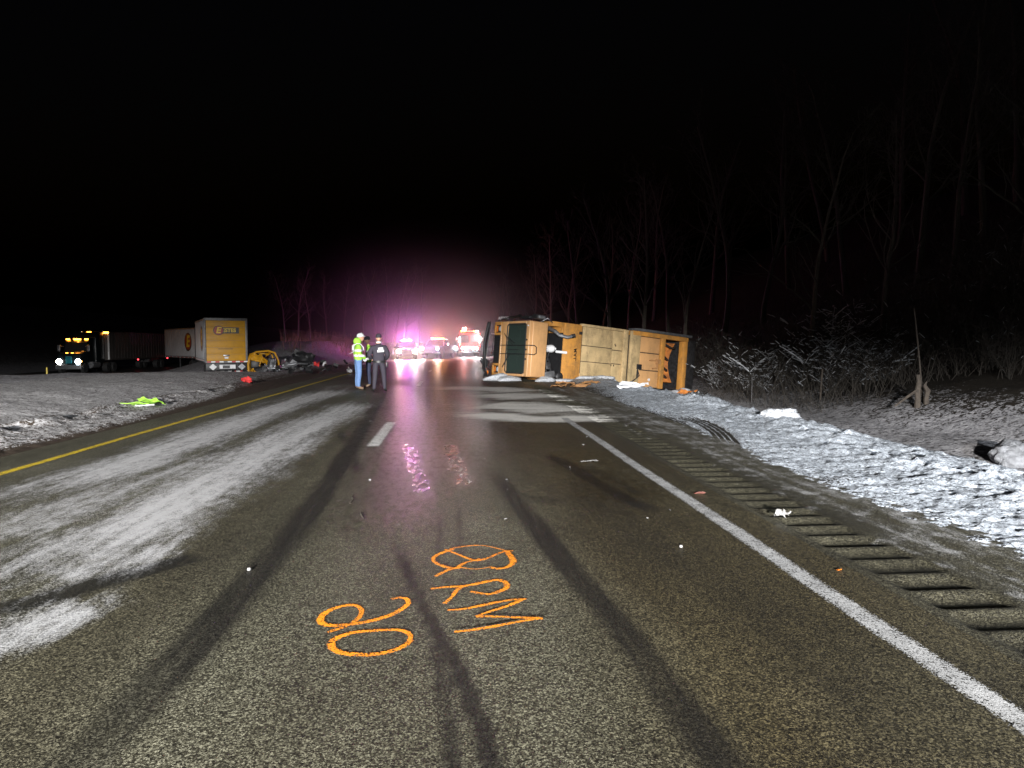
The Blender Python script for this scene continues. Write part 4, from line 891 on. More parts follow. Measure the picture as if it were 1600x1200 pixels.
# fire engine
q = D(731, 556, 80); FE = thing('fire_engine', 'red fire engine with stacked warning lights behind the pickup', 'fire engine', veh_matrix((.02, -1, 0), (q.x + .2, q.y, 0)))
mb = MB(); mb.prism([(-2.6, .5), (0, .5), (.08, .8), (.05, 1.5), (-.05, 2.75), (-2.6, 2.8)], -1.22, 1.22, 'Y'); mb.build('cab', 'fire_red', FE, True, .06)
mb = MB(); mb.bx(-8.5, -2.65, -1.24, 1.24, .6, 2.6); mb.build('body', 'fire_red', FE, True, .04)
for s in (-1, 1):
    MB().sheet(lambda u, v, s=s: (.055 - .085 * v, s * (.05 + 1.05 * u), 1.6 + .95 * v), 3, 3, .02).build('windscreen', 'dark_glass', FE)
    for k in range(4): MB().bx(-4.2 - 1.1 * k, -3.2 - 1.1 * k, s * 1.245 - .01, s * 1.245 + .01, .75, 2.2).build('locker_door', 'aluminium', FE, True, .01)
    MB().bx(-1.6, -.3, s * 1.215 - .012, s * 1.215 + .012, 1.6, 2.4).build('side_window', 'dark_glass', FE)
    wheel(FE, -1.3, s * 1.03, .5, .5, .3, s); wheel(FE, -6.3, s * 1.0, .5, .5, .5, s)
    h = MB().box((.1, s * .62, 1.0), (.08, .75, .34)).build('headlight', 'chrome', FE, True, .03)
    for y in (-.19, .19): MB().lathe([(.14, 0), (.12, .03), (0, .05)], (.14, s * .62 + y, 1.0), 12, 'X').build('lens', 'lamp_cool', h, True)
    for z_, mt in ((1.32, 'lamp_red'), (1.75, 'lamp_white'), (2.1, 'lamp_white')): MB().box((.06, s * 1.13, z_), (.1, .14, .22)).build('warning_light', mt if s < 0 or z_ > 1.5 else 'lamp_red', FE)
    MB().box((-.3, s * 1.5, 2.0), (.12, .24, .5)).build('mirror', 'chrome', FE, True, .03); MB().tube([(-.1, s * 1.2, 2.3), (-.3, s * 1.5, 2.25)], .025, 5).build('mirror_arm', 'chrome', FE)
for k in range(6): MB().bx(.05, .11, -.5, .5, .65 + .1 * k, .71 + .1 * k).build('grille_bar', 'chrome', FE)
MB().bx(-.1, .45, -1.22, 1.22, .42, .68).build('bumper', 'chrome', FE, True, .04)
lb = MB().box((-.5, 0, 2.9), (.4, 2.0, .14)).build('light_bar', 'black_plastic', FE, True, .02)
for k, mt in enumerate(('lamp_amber', 'lamp_amber', 'lamp_red', 'lamp_red', 'lamp_red', 'lamp_amber', 'lamp_white')): MB().box((-.28, -.87 + .29 * k, 2.91), (.05, .24, .12)).build('beacon', mt, lb)
mb = MB(); mb.cyl((-.9, -.55, 2.8), (-.9, -.55, 3.15), .05, 8); mb.build('flood_mast', 'grey_metal', FE)
MB().box((-.85, -.55, 3.2), (.1, .4, .22)).build('flood_lamp', 'lamp_white', FE)

# ================================================================== PEOPLE
def person(label, loc, rz, J, rad, cols, hat, head_yaw=0, head_tilt=.1, scale=1.0, hands=True):
    """J: joint positions (facing +y). One continuous body mesh from a skinned skeleton, head and hands joined in."""
    E_ = [('pelvis', 'belly'), ('belly', 'chest'), ('chest', 'neck'), ('neck', 'nape'), ('chest', 'shL'), ('shL', 'elL'), ('elL', 'wrL'), ('chest', 'shR'), ('shR', 'elR'), ('elR', 'wrR'),
          ('pelvis', 'hipL'), ('hipL', 'knL'), ('knL', 'calfL'), ('calfL', 'anL'), ('anL', 'toeL'), ('pelvis', 'hipR'), ('hipR', 'knR'), ('knR', 'calfR'), ('calfR', 'anR'), ('anR', 'toeR')]
    for s in 'LR': J['calf' + s] = tuple(np.array(J['kn' + s]) * .65 + np.array(J['an' + s]) * .35 + np.array((0, -.015, 0)))
    names = list(J); me = bpy.data.meshes.new('sk'); me.from_pydata([J[n] for n in names], [(names.index(a), names.index(b2)) for a, b2 in E_], [])
    ob = bpy.data.objects.new('sk', me); COL.objects.link(ob); md = ob.modifiers.new('skin', 'SKIN'); md.use_smooth_shade = True; md.branch_smoothing = .6
    ss = ob.modifiers.new('sub', 'SUBSURF'); ss.levels = 2; ss.render_levels = 2
    for i, n in enumerate(names):
        k = n.rstrip('LR') if n not in ('pelvis', 'belly', 'chest', 'neck', 'nape') else n
        r_ = rad[k]; me.skin_vertices[0].data[i].radius = r_ if isinstance(r_, tuple) else (r_, r_); me.skin_vertices[0].data[i].use_root = (n == 'pelvis')
    bpy.context.view_layer.update(); dg = bpy.context.evaluated_depsgraph_get(); bmesh_ = bpy.data.meshes.new_from_object(ob.evaluated_get(dg)); bpy.data.objects.remove(ob)
    t = thing('person', label, 'person', Matrix.Translation(loc) @ Matrix.Rotation(rz, 4, 'Z') @ Matrix.Scale(scale, 4))
    bm = bmesh.new(); bm.from_mesh(bmesh_)
    leg = [('hip', 'kn'), ('kn', 'an')]
    def dseg(p, a, b2):
        a, b2 = Vector(a), Vector(b2); d = b2 - a; tt = max(0, min(1, (p - a).dot(d) / d.length_squared)); return (p - a - d * tt).length
    for f_ in bm.faces:
        c = f_.calc_center_median()
        dl = min(dseg(c, J[a + s], J[b2 + s]) for a, b2 in leg for s in 'LR'); da = min([dseg(c, J['sh' + s], J['el' + s]) for s in 'LR'] + [dseg(c, J['el' + s], J['wr' + s]) for s in 'LR'])
        if c.z < .115: f_.material_index = 2
        elif c.z < rad['hem'] and dl < da + .02 or (c.z < rad['hem'] and dl < .14): f_.material_index = 1
        else: f_.material_index = 0
        if c.z > 1.505 * 1 and abs(c.x) < .09 and c.z > J['neck'][2] + .02: f_.material_index = 3
    # head
    hm = Matrix.Translation(Vector(J['nape']) + Vector((0, .025, .115))) @ Matrix.Rotation(head_yaw, 4, 'Z') @ Matrix.Rotation(-head_tilt, 4, 'X')
    def addmesh(vs_, fs, mi):
        bv = [bm.verts.new(hm @ Vector(v)) for v in vs_]
        for f_ in fs:
            try: nf = bm.faces.new([bv[i] for i in f_]); nf.material_index = mi; nf.smooth = True
            except ValueError: pass
    n1, n2 = 18, 14; vs_ = []; fs = []
    for i in range(n2 + 1):
        ph = math.pi * i / n2; zz = math.cos(ph); rr_ = math.sin(ph)
        for k in range(n1):
            th = 2 * math.pi * k / n1; x, y = rr_ * math.cos(th), rr_ * math.sin(th)
            sx, sy = .077, .098
            if zz < -.1: sx *= 1 + .28 * (zz + .1); sy *= 1 + .12 * (zz + .1)
            X_, Y_, Z_ = x * sx, y * sy, zz * .118
            if y > .85 and -.25 < zz < .12: Y_ += .022 * (y - .85) / .15 * (1 - abs(zz + .1) / .25)     # nose
            if y > .6 and .02 < zz < .2 and .2 < abs(x) < .6: Y_ -= .008                                    # eye sockets
            if y > .6 and -.75 < zz < -.55: Y_ += .006                                                       # chin
            vs_.append((X_, Y_, Z_))
    for i in range(n2):
        for k in range(n1): fs.append((i * n1 + k, i * n1 + (k + 1) % n1, (i + 1) * n1 + (k + 1) % n1, (i + 1) * n1 + k))
    addmesh(vs_, fs, 3)
    for s in (-1, 1):
        mb = MB().box((s * .079, -.005, -.01), (.016, .04, .06)); addmesh(mb.v, mb.f, 3)
        mb = MB().box((s * .03, .089, .012), (.022, .008, .010)); addmesh(mb.v, mb.f, 4)
    mb = MB().box((0, .094, -.052), (.045, .008, .010)); addmesh(mb.v, mb.f, 4)
    # hands: palm, four fingers, thumb
    hm = Matrix.Identity(4)
    if hands:
        for s in 'LR':
            w_ = Vector(J['wr' + s]); d = (w_ - Vector(J['el' + s])).normalized(); sg = 1 if s == 'L' else -1
            side = Vector((0, 1, 0)); side = (side - d * side.dot(d)).normalized(); inn = d.cross(side) * sg
            pc = w_ + d * .05; mb = MB(); mb.tube([w_ - d * .02, w_ + d * .03, w_ + d * .085], [.028, .040, .036], 8)
            for k, (o_, ln) in enumerate(((.030, .068), (.010, .078), (-.010, .073), (-.028, .056))):
                b0 = w_ + d * .08 + side * o_; mb.tube([b0, b0 + d * ln * .45 + inn * .006, b0 + d * ln * .75 + inn * .024, b0 + d * ln * .85 + inn * .042], [.010, .0095, .009, .007], 6)
            b0 = w_ + d * .03 + side * .034; mb.tube([b0, b0 + side * .026 + d * .022, b0 + side * .030 + d * .05 + inn * .01, b0 + side * .024 + d * .068 + inn * .018], [.012, .011, .010, .008], 6)
            addmesh(mb.v, mb.f, 5)
    me2 = bpy.data.meshes.new('body'); bm.to_mesh(me2); bm.free()
    for c in cols: me2.materials.append(MATS[c])
    me2.polygons.foreach_set('use_smooth', [True] * len(me2.polygons))
    bo = bpy.data.objects.new('body', me2); COL.objects.link(bo); bo.parent = t
    hh = Matrix.Translation(Vector(J['nape']) + Vector((0, .025, .115))) @ Matrix.Rotation(head_yaw, 4, 'Z') @ Matrix.Rotation(-head_tilt, 4, 'X')
    if hat == 'hard_hat':
        pr = [(.128, .035), (.118, .04), (.116, .07), (.10, .115), (.06, .145), (.0, .152)]; mb = MB().lathe(pr, (0, -.005, 0), 22); mb.sheet(lambda u, v: (math.sin((u - .5) * 2.2) * (.11 + .055 * v), math.cos((u - .5) * 2.2) * (.11 + .06 * v), .042 - .015 * v), 10, 2, .006)
        mb.tube([(0, -.115, .06), (0, -.06, .14), (0, .05, .145), (0, .115, .05)], .012, 5); mb.build('hard_hat', 'hard_hat', t, True, xf=hh)
    else:
        pr = [(.083, .0), (.098, .015), (.104, .05), (.095, .10), (.06, .135), (.0, .145)]; mb = MB().lathe(pr, (0, -.008, -.005), 20); mb.build('knit_cap', 'uniform', t, True, xf=hh @ Matrix.Diagonal((.9, 1.05, 1, 1)))
    return t, bo
def band(parent, bo, z, hgt, mat, name='reflective_band', grow_=.012, arm=None, cond=None):
    """strip that follows the body: the faces of the body between two heights, pushed outwards"""
    bm = bmesh.new(); bm.from_mesh(bo.data)
    for n_, s_ in (((0, 0, 1), z), ((0, 0, 1), z + hgt)): bmesh.ops.bisect_plane(bm, geom=bm.verts[:] + bm.edges[:] + bm.faces[:], plane_co=(0, 0, s_), plane_no=n_)
    bm.normal_update(); kill = [f_ for f_ in bm.faces if not (z - 1e-4 <= f_.calc_center_median().z <= z + hgt + 1e-4 and f_.material_index == 0 and (cond is None or cond(f_.calc_center_median())))]
    bmesh.ops.delete(bm, geom=kill, context='FACES'); nr = [(v, v.normal.copy()) for v in bm.verts]
    for v, n_ in nr: v.co += n_ * grow_
    ext = bmesh.ops.solidify(bm, geom=bm.faces[:], thickness=grow_ * .8)
    me = bpy.data.meshes.new(name); bm.to_mesh(me); bm.free(); me.polygons.foreach_set('use_smooth', [True] * len(me.polygons))
    return meshobj(name, me, mat, parent)
base_rad = dict(pelvis=(.17, .135), belly=(.165, .13), chest=(.19, .14), neck=.065, nape=.055, sh=.085, el=.062, wr=.042, hip=.105, kn=.078, calf=.07, an=.052, toe=.042, hem=.90)
stand = dict(pelvis=(0, 0, .97), belly=(0, .01, 1.12), chest=(0, 0, 1.33), neck=(0, .01, 1.49), nape=(0, .025, 1.56), shL=(-.19, -.01, 1.40), elL=(-.27, -.02, 1.12), wrL=(-.23, .14, .97), shR=(.19, -.01, 1.40), elR=(.27, -.02, 1.12), wrR=(.23, .14, .97),
             hipL=(-.10, 0, .90), knL=(-.12, .015, .50), anL=(-.13, -.02, .09), toeL=(-.15, .15, .045), hipR=(.10, 0, .90), knR=(.12, .015, .50), anR=(.13, -.02, .09), toeR=(.15, .15, .045))
# worker in hi-vis, seen from behind his left, facing right
fa = P(560, 609); JA = dict(stand); JA.update(elL=(-.26, -.05, 1.14), wrL=(-.16, .17, .98), elR=(.26, -.02, 1.14), wrR=(.12, .22, 1.0), chest=(0, .0, 1.33), neck=(0, .03, 1.48), nape=(0, .07, 1.54))
ra = dict(base_rad); ra.update(chest=(.215, .165), belly=(.21, .165), pelvis=(.19, .155), sh=.10, el=.08, wr=.055, hem=.96, hip=.115, kn=.085, calf=.078, an=.062)
PA, bA = person('person in lime hi-vis jacket, white hard hat and blue jeans', (fa.x, fa.y, 0), R(-72), JA, ra, ['hivis', 'denim', 'boot_tan', 'skin', 'hair_dark', 'white_plastic'], 'hard_hat', head_yaw=R(-8), head_tilt=-.15, scale=1.02)
hb = [band(PA, bA, z_, .065, 'reflective_white') for z_ in (1.06, 1.22)]
MB().lathe([(.10, -.10), (.13, -.06), (.125, .02), (.09, .08), (.05, .10)], (0, -.015, 1.56), 16).build('hood', 'hivis', PA, True)
for s in (-1, 1): MB().tube([(s * .10, -.155, 1.26), (s * .115, -.15, 1.40), (s * .12, -.06, 1.475), (s * .12, .06, 1.46), (s * .11, .15, 1.36), (s * .10, .165, 1.26)], .012, 5).build('reflective_brace', 'reflective_white', PA, True)
# person standing behind him
fb = P(570, 606); JB = dict(stand); JB.update(elR=(.27, -.02, 1.13), wrR=(.14, .2, 1.02))
PB, bB = person('person in dark trousers and reflective vest half hidden behind the hi-vis jacket', (fb.x + .10, fb.y + .35, 0), R(100), JB, base_rad, ['hivis', 'dark_denim', 'boot_tan', 'skin', 'hair_dark', 'skin'], 'cap', scale=.97)
for z_ in (1.06, 1.24): band(PB, bB, z_, .06, 'reflective_white')
# trooper from behind
fc = P(592.5, 613); JC = dict(stand); JC.update(anL=(-.16, -.02, .09), toeL=(-.18, .15, .045), anR=(.17, .0, .09), toeR=(.23, .16, .045), knR=(.15, .02, .5), elL=(-.30, .02, 1.14), wrL=(-.20, .20, 1.02), elR=(.28, .02, 1.14), wrR=(.20, .2, 1.0))
rc = dict(base_rad); rc.update(chest=(.235, .17), belly=(.235, .165), pelvis=(.20, .15), sh=.105, el=.085, wr=.055, hem=.90)
PC, bC = person('person in dark uniform seen from behind with white patch on jacket', (fc.x, fc.y, 0), R(8), JC, rc, ['uniform', 'uniform', 'boot_black', 'skin', 'hair_dark', 'skin'], 'cap', head_yaw=R(10), scale=1.0)
MB().lathe([(.082, 0), (.084, .035), (.07, .04)], (0, .015, 1.525), 16).build('collar', 'reflective_white', PC, True)
def back_y(bo, x, z):
    """rearmost point of the body at x, z"""
    ok, loc, nrm_, i_ = bo.ray_cast(Vector((x, -1, z)), Vector((0, 1, 0))); return loc.y if ok else -.17
pp = MB()
for (z0, z1, x0, x1) in ((1.315, 1.375, -.02, .125), (1.245, 1.305, -.05, .15)):
    pp = MB().sheet(lambda u, v: (x0 + (x1 - x0) * u, back_y(bC, x0 + (x1 - x0) * u, z0 + (z1 - z0) * v) - .006, z0 + (z1 - z0) * v + .012 * (u - .5)), 6, 3, -.004)
    pp.build('back_patch', 'reflective_white', PC)
mb = MB(); mb.lathe([(.225, -.03), (.23, .03)], (0, 0, .95), 24); mb.build('duty_belt', 'boot_black', PC, True, xf=Matrix.Diagonal((.95, .72, 1, 1))); 
MB().box((.235, .0, .86), (.06, .1, .18)).build('holster', 'boot_black', PC, True, .02)

# ================================================================== WRECK AND LITTER
def crumple(w, h, seed, amp=.25, n=9, th=.012):
    def fn(u, v):
        a = float(fbm(np.array([u * 3 + seed]), np.array([v * 3.0]), seed, 3)[0]) - .5; c_ = float(fbm(np.array([u * 3]), np.array([v * 3 + seed]), seed + 5, 3)[0]) - .5
        return ((u - .5) * w + c_ * amp * .5, a * amp * 2, v * h + c_ * amp)
    return MB().sheet(fn, n, n, th)
wq = D(413, 583, 48); wz = zs(wq.x, wq.y)
WK = thing('wrecked_cab', 'crushed yellow tractor cab lying among wreckage beside the trailer', 'wreck', Matrix.Translation((wq.x, wq.y, wz)) @ Matrix.Rotation(R(14), 4, 'Z'))
mb = MB()
mb.tube([(-.98, -.2, .05), (-1.02, -.2, .9), (-.9, -.2, 1.45), (-.5, -.22, 1.68), (.3, -.2, 1.76), (.7, -.25, 1.62), (.92, -.3, 1.1), (.98, -.3, .6), (.8, -.4, .35)], .065, 7); mb.tube([(-.9, .9, .05), (-.95, .9, 1.3), (-.4, .9, 1.6), (.5, .9, 1.5), (.8, .8, .6)], .06, 6)
mb.tube([(-.5, -.22, 1.68), (-.45, .9, 1.58)], .05, 6); mb.tube([(.3, -.2, 1.76), (.4, .9, 1.52)], .05, 6); mb.tube([(-.1, -.3, 1.25), (-.3, -.35, .8), (-.15, -.4, .3), (-.4, -.4, .05)], .05, 6)
mb.build('cab_frame', 'trailer_yellow', WK, True)
for k, (x, y, z, w, h, rx_, ry_) in enumerate(((-.55, -.3, 1.1, .8, .5, .3, .1), (-.15, -.35, .95, .75, .45, -.3, .4), (-.7, -.35, .1, .5, .5, .2, -.2), (-.3, -.45, .05, .55, .35, .4, .1), (.1, .3, 1.5, 1.1, .35, 1.2, 0))):
    crumple(w, h, 60 + k, .22).build('torn_panel', 'trailer_yellow', WK, True, xf=Matrix.Translation((x, y, z)) @ Euler((rx_, ry_, k * .4)).to_matrix().to_4x4())
mb = MB(); mb.bx(-.75, -.2, .1, .6, .05, .95); mb.bx(-.85, -.3, .0, .5, .6, 1.1); mb.bx(.0, .75, .2, .8, .05, 1.25); mb.build('interior', 'black_plastic', WK, True, .06)
crumple(.5, 1.1, 71, .15).build('door', 'grey_metal', WK, True, xf=Matrix.Translation((.3, -.35, .1)) @ Matrix.Rotation(.25, 4, 'Y'))
mb = MB(); mb.tube([(.1, -.3, 1.3), (.35, -.4, 1.0), (.2, -.42, .6), (.5, -.5, .2)], .03, 5); mb.tube([(-.4, -.4, .9), (-.1, -.5, .7), (.1, -.45, .3)], .025, 5); mb.build('wiring', 'rubber', WK, True)
def scrap(name, px_, py, d, mb, mat, label, cat, rot=(0, 0, 0), group=None, sink=.02, smooth=True):
    q = D(px_, py, d); o = mb.build(name, mat, None, smooth); o.rotation_euler = rot; bpy.context.view_layer.update()
    lo = min((o.matrix_world @ Vector(c)).z for c in o.bound_box); o.location = (q.x, q.y, zs(q.x, q.y) - lo - sink); return tag(o, label, cat, group)
scrap('torn_fender', 471, 578, 50, crumple(1.5, .95, 81, .35), 'black_plastic', 'large black torn fender standing on the median snow', 'wreckage', (.3, .25, .4), sink=.1)
scrap('engine_block', 450, 580, 49, MB().box((0, 0, .3), (.9, .6, .5), (.2, .3, .2)).box((.3, 0, .6), (.4, .4, .3), (.1, .5, 0)).cyl((-.5, -.2, .3), (.5, -.3, .5), .12, 10).cyl((-.3, .3, .2), (-.2, .1, .8), .08, 8), 'aluminium', 'silver engine block thrown out beside the crushed cab', 'engine', (0, .1, .5), sink=.1)
scrap('bent_rail', 462, 578, 47.5, MB().tube([(-.9, 0, .1), (-.3, .1, .25), (.2, 0, .5), (.8, .2, .45)], .06, 6), 'grey_metal', 'bent grey frame rail leaning on the torn fender', 'wreckage', (0, 0, .3), sink=.05)
scrap('sheet_metal_scrap', 425, 586, 45, crumple(1.6, .8, 84, .2), 'grey_metal', 'grey sheet panel flat on the ground before the crushed cab', 'wreckage', (1.35, 0, .2), sink=.05)
scrap('loose_tyre', 345, 591, 42, MB().lathe([(.30, -.14), (.46, -.14), (.5, -.08), (.5, .08), (.46, .14), (.30, .14)], (0, 0, .14), 22), 'rubber', 'loose black tyre lying flat before the yellow trailer doors', 'tyre', (.12, .05, 0), sink=.02)
scrap('fallen_bumper', 352, 596, 38.5, crumple(2.4, .4, 86, .2), 'black_plastic', 'long black bumper strip lying before the trailer', 'wreckage', (1.2, .0, .35), sink=.03)
scrap('fallen_grille', 385, 588, 41.5, crumple(1.2, .7, 87, .2), 'dark_metal', 'dark bent grille lying between trailer and yellow line', 'wreckage', (1.25, .1, -.3), sink=.03)
scrap('red_cloth', 386, 603, 25.5, crumple(.36, .3, 88, .12), 'cloth_red', 'small red crumpled tarp on the gravel shoulder', 'tarp', (1.0, .2, .1), sink=.03)
scrap('hivis_vest', 216, 631, 16.4, crumple(.6, .4, 89, .04, 12), 'hivis', 'lime hi-vis vest dropped on the snow bank, crumpled half', 'vest', (1.42, .0, .2), sink=.015)
scrap('hivis_vest', 245, 629, 16.8, crumple(.5, .36, 90, .07, 12), 'hivis', 'bunched lime hi-vis vest beside the flat one on the bank', 'vest', (1.2, .0, -.3), sink=.015)
scrap('paper_strip', 228, 633, 16.3, crumple(.4, .14, 91, .03, 8), 'white_plastic', 'white strip lying over the lime vests', 'litter', (1.45, .0, .2), sink=.0)
for k in range(46):
    px_ = random.uniform(318, 545); d = random.uniform(34, 50); py = 540 + 1150 / (d * .56); kk = k % 4
    w = random.uniform(.12, .45)
    mb = [lambda: crumple(w, w * .6, 100 + k, w * .5, 5), lambda: MB().tube([(-w, 0, .03), (0, w * .3, .08), (w, -.1, .05)], .035, 5), lambda: MB().box((0, 0, w * .2), (w, w * .7, w * .4), (.3, .2, k)), lambda: crumple(w * 1.4, w * .5, 200 + k, w * .4, 5)][kk]()
    q = D(px_, 580, d)
    if q.x > -6.3: continue
    sc_ = scrap('metal_scrap', px_, 580, d, mb, random.choice(['black_plastic', 'dark_metal', 'dark_metal', 'grey_metal', 'aluminium', 'black_plastic']), 'small torn scrap of truck wreckage on the median edge', 'debris', (random.uniform(0, 1.3), 0, random.uniform(0, 6)), 'scraps around the crushed cab', .02)
for k, (px_, py, col_, lab) in enumerate(((495, 572, 'cloth_red', 'small red fragment on the gravel near the torn fender'), (545, 585, 'aluminium', 'shiny metal sliver beside the yellow line near the hi-vis person'), (505, 577, 'white_plastic', 'small white fragment on gravel past the torn fender'))):
    scrap('fragment', px_, py, 44 if k != 1 else 35, crumple(.3, .25, 300 + k, .2, 6), col_, lab, 'debris', (.9, 0, k))
# litter on the road
def litter(name, px_, py, mb, mat, label, cat='litter', rot=(0, 0, 0), z=0.0, group=None):
    q = P(px_, py, z); o = mb.build(name, mat, None, True); o.rotation_euler = rot; bpy.context.view_layer.update()
    lo = min((o.matrix_world @ Vector(c)).z for c in o.bound_box); o.location = (q.x, q.y, zs(q.x, q.y) - lo + .002); return tag(o, label, cat, group)
litter('crumpled_paper', 1216, 813, crumple(.12, .07, 401, .04, 8, .003).tube([(.05, 0, .03), (.07, .0, .06), (.075, .01, .075)], .008, 5), 'litter_white', 'crumpled white paper scrap lying across the rumble strip', rot=(.95, .2, .3))
litter('plastic_shard', 1092, 772, crumple(.11, .05, 402, .012, 6, .003), 'litter_red', 'flat red and white plastic shard beside the white edge line', rot=(1.3, 0, .1))
litter('paper_scrap', 918, 722, crumple(.2, .09, 403, .02, 6, .003), 'litter_white', 'flat white scrap on the lane near the skid mark', rot=(1.35, 0, .2))
litter('pebble', 1064, 856, MB().lathe([(.004, 0), (.012, .003), (.014, .011), (.008, .02)], (0, 0, 0), 8), 'litter_white', 'small pale pebble on the lane beside the white line', 'stone')
litter('pebble', 389, 892, MB().lathe([(.004, 0), (.012, .003), (.014, .011), (.008, .02)], (0, 0, 0), 8), 'litter_white', 'small pale pebble on the wide tyre mark', 'stone')
litter('stick', 552, 782, MB().tube([(-.01, -.14, .006), (.0, .0, .01), (-.025, .1, .008), (-.03, .22, .006)], [.004, .006, .005, .003], 5), 'old_wood', 'thin pale twig lying on the road left of the paint', 'twig')
litter('stick', 566, 806, MB().tube([(.02, -.1, .006), (-.01, .0, .012), (-.03, .12, .006)], [.003, .006, .004], 5), 'old_wood', 'thicker end of broken twig on the road', 'twig')
litter('orange_shard', 1310, 892, crumple(.03, .02, 406, .008, 5, .003), 'amber_lens', 'small orange lens shard in the rumble grooves', rot=(1.2, 0, 0))
litter('white_slab', 985, 611, crumple(1.0, .35, 407, .15, 8, .02), 'white_plastic', 'white torn plastic panel on the snow below the tailgate', rot=(1.25, 0, .3))
for k, (px_, py) in enumerate(((882, 602), (905, 604), (920, 602), (870, 606))): litter('board_scrap', px_, py, crumple(.7, .25, 410 + k, .1, 5, .02), 'ply_tan', 'flat orange-brown scrap on the ground below the truck lettering', 'debris', rot=(1.4, 0, .2 * k), group='brown scraps under the truck')
litter('brown_scrap', 1068, 609, crumple(.6, .3, 417, .2, 6, .03), 'rust_orange', 'rusty bent scrap below the open hopper', 'debris', rot=(1.0, .2, .3))
for k in range(60):
    px_, py = random.uniform(560, 1120), random.uniform(606, 830)
    q = P(px_, py)
    if q.x > 3.4 or py > 700 and random.random() < .6: continue
    w = random.uniform(.008, .022) * (1 + q.y / 14)
    litter('road_fragment', px_, py, crumple(w, w * .6, 430 + k, w * .2, 3, .002), random.choice(['litter_white', 'litter_white', 'aluminium', 'clump_snow']), 'tiny pale fragment scattered on the asphalt before the overturned truck', 'debris', (1.2, 0, random.uniform(0, 6)), group='fragments on the lanes')
lump('snow_block', P(1220, 656, .05).x, P(1220, 656, .05).y, .34, .26, .13, 'clump_snow', 'smooth white snow block on top of the roadside berm', 'snow', 51, sub=4)
sq = D(1592, 672, 13.0); lump('snow_block', sq.x, sq.y, .42, .42, .30, 'old_snow', 'rounded snow block at the foot of the far bank', 'snow', 52, sub=4)

# ================================================================== POSTS
def post_thing(name, px_, d, h, r_, mat, label, cat, lean=(0, 0), top=None):
    q = D(px_, 600, d); z = zs(q.x, q.y); t_ = MB(); k = Vector((lean[0], lean[1], h)); t_.tube([(0, 0, -.15), k * .5, k], [r_, r_ * .95, r_ * .8], 8)
    o = t_.build(name, mat, None, True); o.location = (q.x, q.y, z); return tag(o, label, cat)
o = thing('broken_post', 'broken weathered wooden post with splintered stake on the snowy bank', 'post', Matrix.Translation((D(1436, 655, 18.6).x, D(1436, 655, 18.6).y, zs(D(1436, 655, 18.6).x, D(1436, 655, 18.6).y))))
MB().tube([(-.06, 0, -.15), (-.05, 0, .2), (-.06, .01, .4), (-.03, .0, .62), (-.05, .02, .84)], [.085, .07, .075, .062, .055], 9).build('post', 'old_wood', o, True)
MB().tube([(.24, .05, -.15), (.2, .03, .2), (.22, .0, .42), (.14, .02, .55), (.17, 0, .66)], [.075, .06, .07, .045, .01], 7).build('splintered_stake', 'old_wood', o, True)
MB().tube([(-.1, 0, .42), (-.4, -.05, .25), (-.75, -.1, .02)], [.04, .035, .02], 6).build('brace', 'old_wood', o, True)
post_thing('thin_pole', 1444, 18.9, 2.5, .022, 'old_wood', 'tall thin leaning sapling pole beside the broken post', 'pole', (-.28, .1))
post_thing('fence_stake', 1175, 26, .95, .018, 'dark_metal', 'thin metal stake in front of the snowy brush near the truck', 'stake', (.0, 0))
post_thing('fence_stake', 1282, 24, 1.05, .035, 'old_wood', 'leaning wooden fence stake in the snowy brush', 'stake', (.06, 0))
post_thing('marker_post', 74, 41, 1.1, .05, 'post_yellow', 'yellow marker post behind the snow bank crest', 'post')

# ================================================================== TREES AND BRUSH
def grow_tree(seed, h, r0, n1=15, n2=6, n3=5, lean=.1, spread=.9, first=.28):
    rd = random.Random(seed); trunk, crown = MB(), MB()
    def stem(mb, p, d, ln, r_, k, sides, up, wig):
        pts = [Vector(p)]; d = Vector(d).normalized(); rs = [r_]
        for i in range(k):
            d = (d + Vector((rd.gauss(0, wig), rd.gauss(0, wig), rd.gauss(0, wig * .7) + up))).normalized(); pts.append(pts[-1] + d * ln / k); rs.append(max(r_ * (1 - .85 * (i + 1) / k), .003))
        mb.tube(pts, rs, sides, False); return pts, rs
    def side(d, ang):
        d = Vector(d).normalized(); a = d.orthogonal().normalized(); a.rotate(Quaternion(d, rd.uniform(0, 6.283))); return (d * math.cos(ang) + a * math.sin(ang)).normalized()
    tp, tr_ = stem(trunk, (0, 0, -.2), (rd.uniform(-lean, lean), rd.uniform(-lean, lean), 1), h, r0, 10, 8, .05, .06)
    for i in range(n1):
        t = first + (1 - first) * (i + rd.random()) / n1; k = min(int(t * 10), 9); p = tp[k].lerp(tp[k + 1], t * 10 - k); ln = h * .42 * (1.15 - t) ** .7 * rd.uniform(.7, 1.15)
        l1, lr = stem(crown, p, side(tp[k + 1] - tp[k], rd.uniform(.5, 1.1) * spread), ln, tr_[k] * rd.uniform(.3, .5), 6, 5, .07, .16)
        for j in range(n2):
            t2 = .25 + .75 * (j + rd.random()) / n2; k2 = min(int(t2 * 6), 5); p2 = l1[k2].lerp(l1[k2 + 1], t2 * 6 - k2)
            l2, _ = stem(crown, p2, side(l1[k2 + 1] - l1[k2], rd.uniform(.4, .9)), ln * rd.uniform(.3, .5), max(lr[k2] * .5, .008), 4, 4, .06, .2)
            for q_ in range(n3):
                k3 = rd.randint(1, 3); stem(crown, l2[k3].lerp(l2[k3 + 1], rd.random()), side(l2[k3 + 1] - l2[k3], rd.uniform(.4, .9)), ln * rd.uniform(.12, .26), .006, 2, 3, .05, .25)
    return trunk, crown
PROTO = []
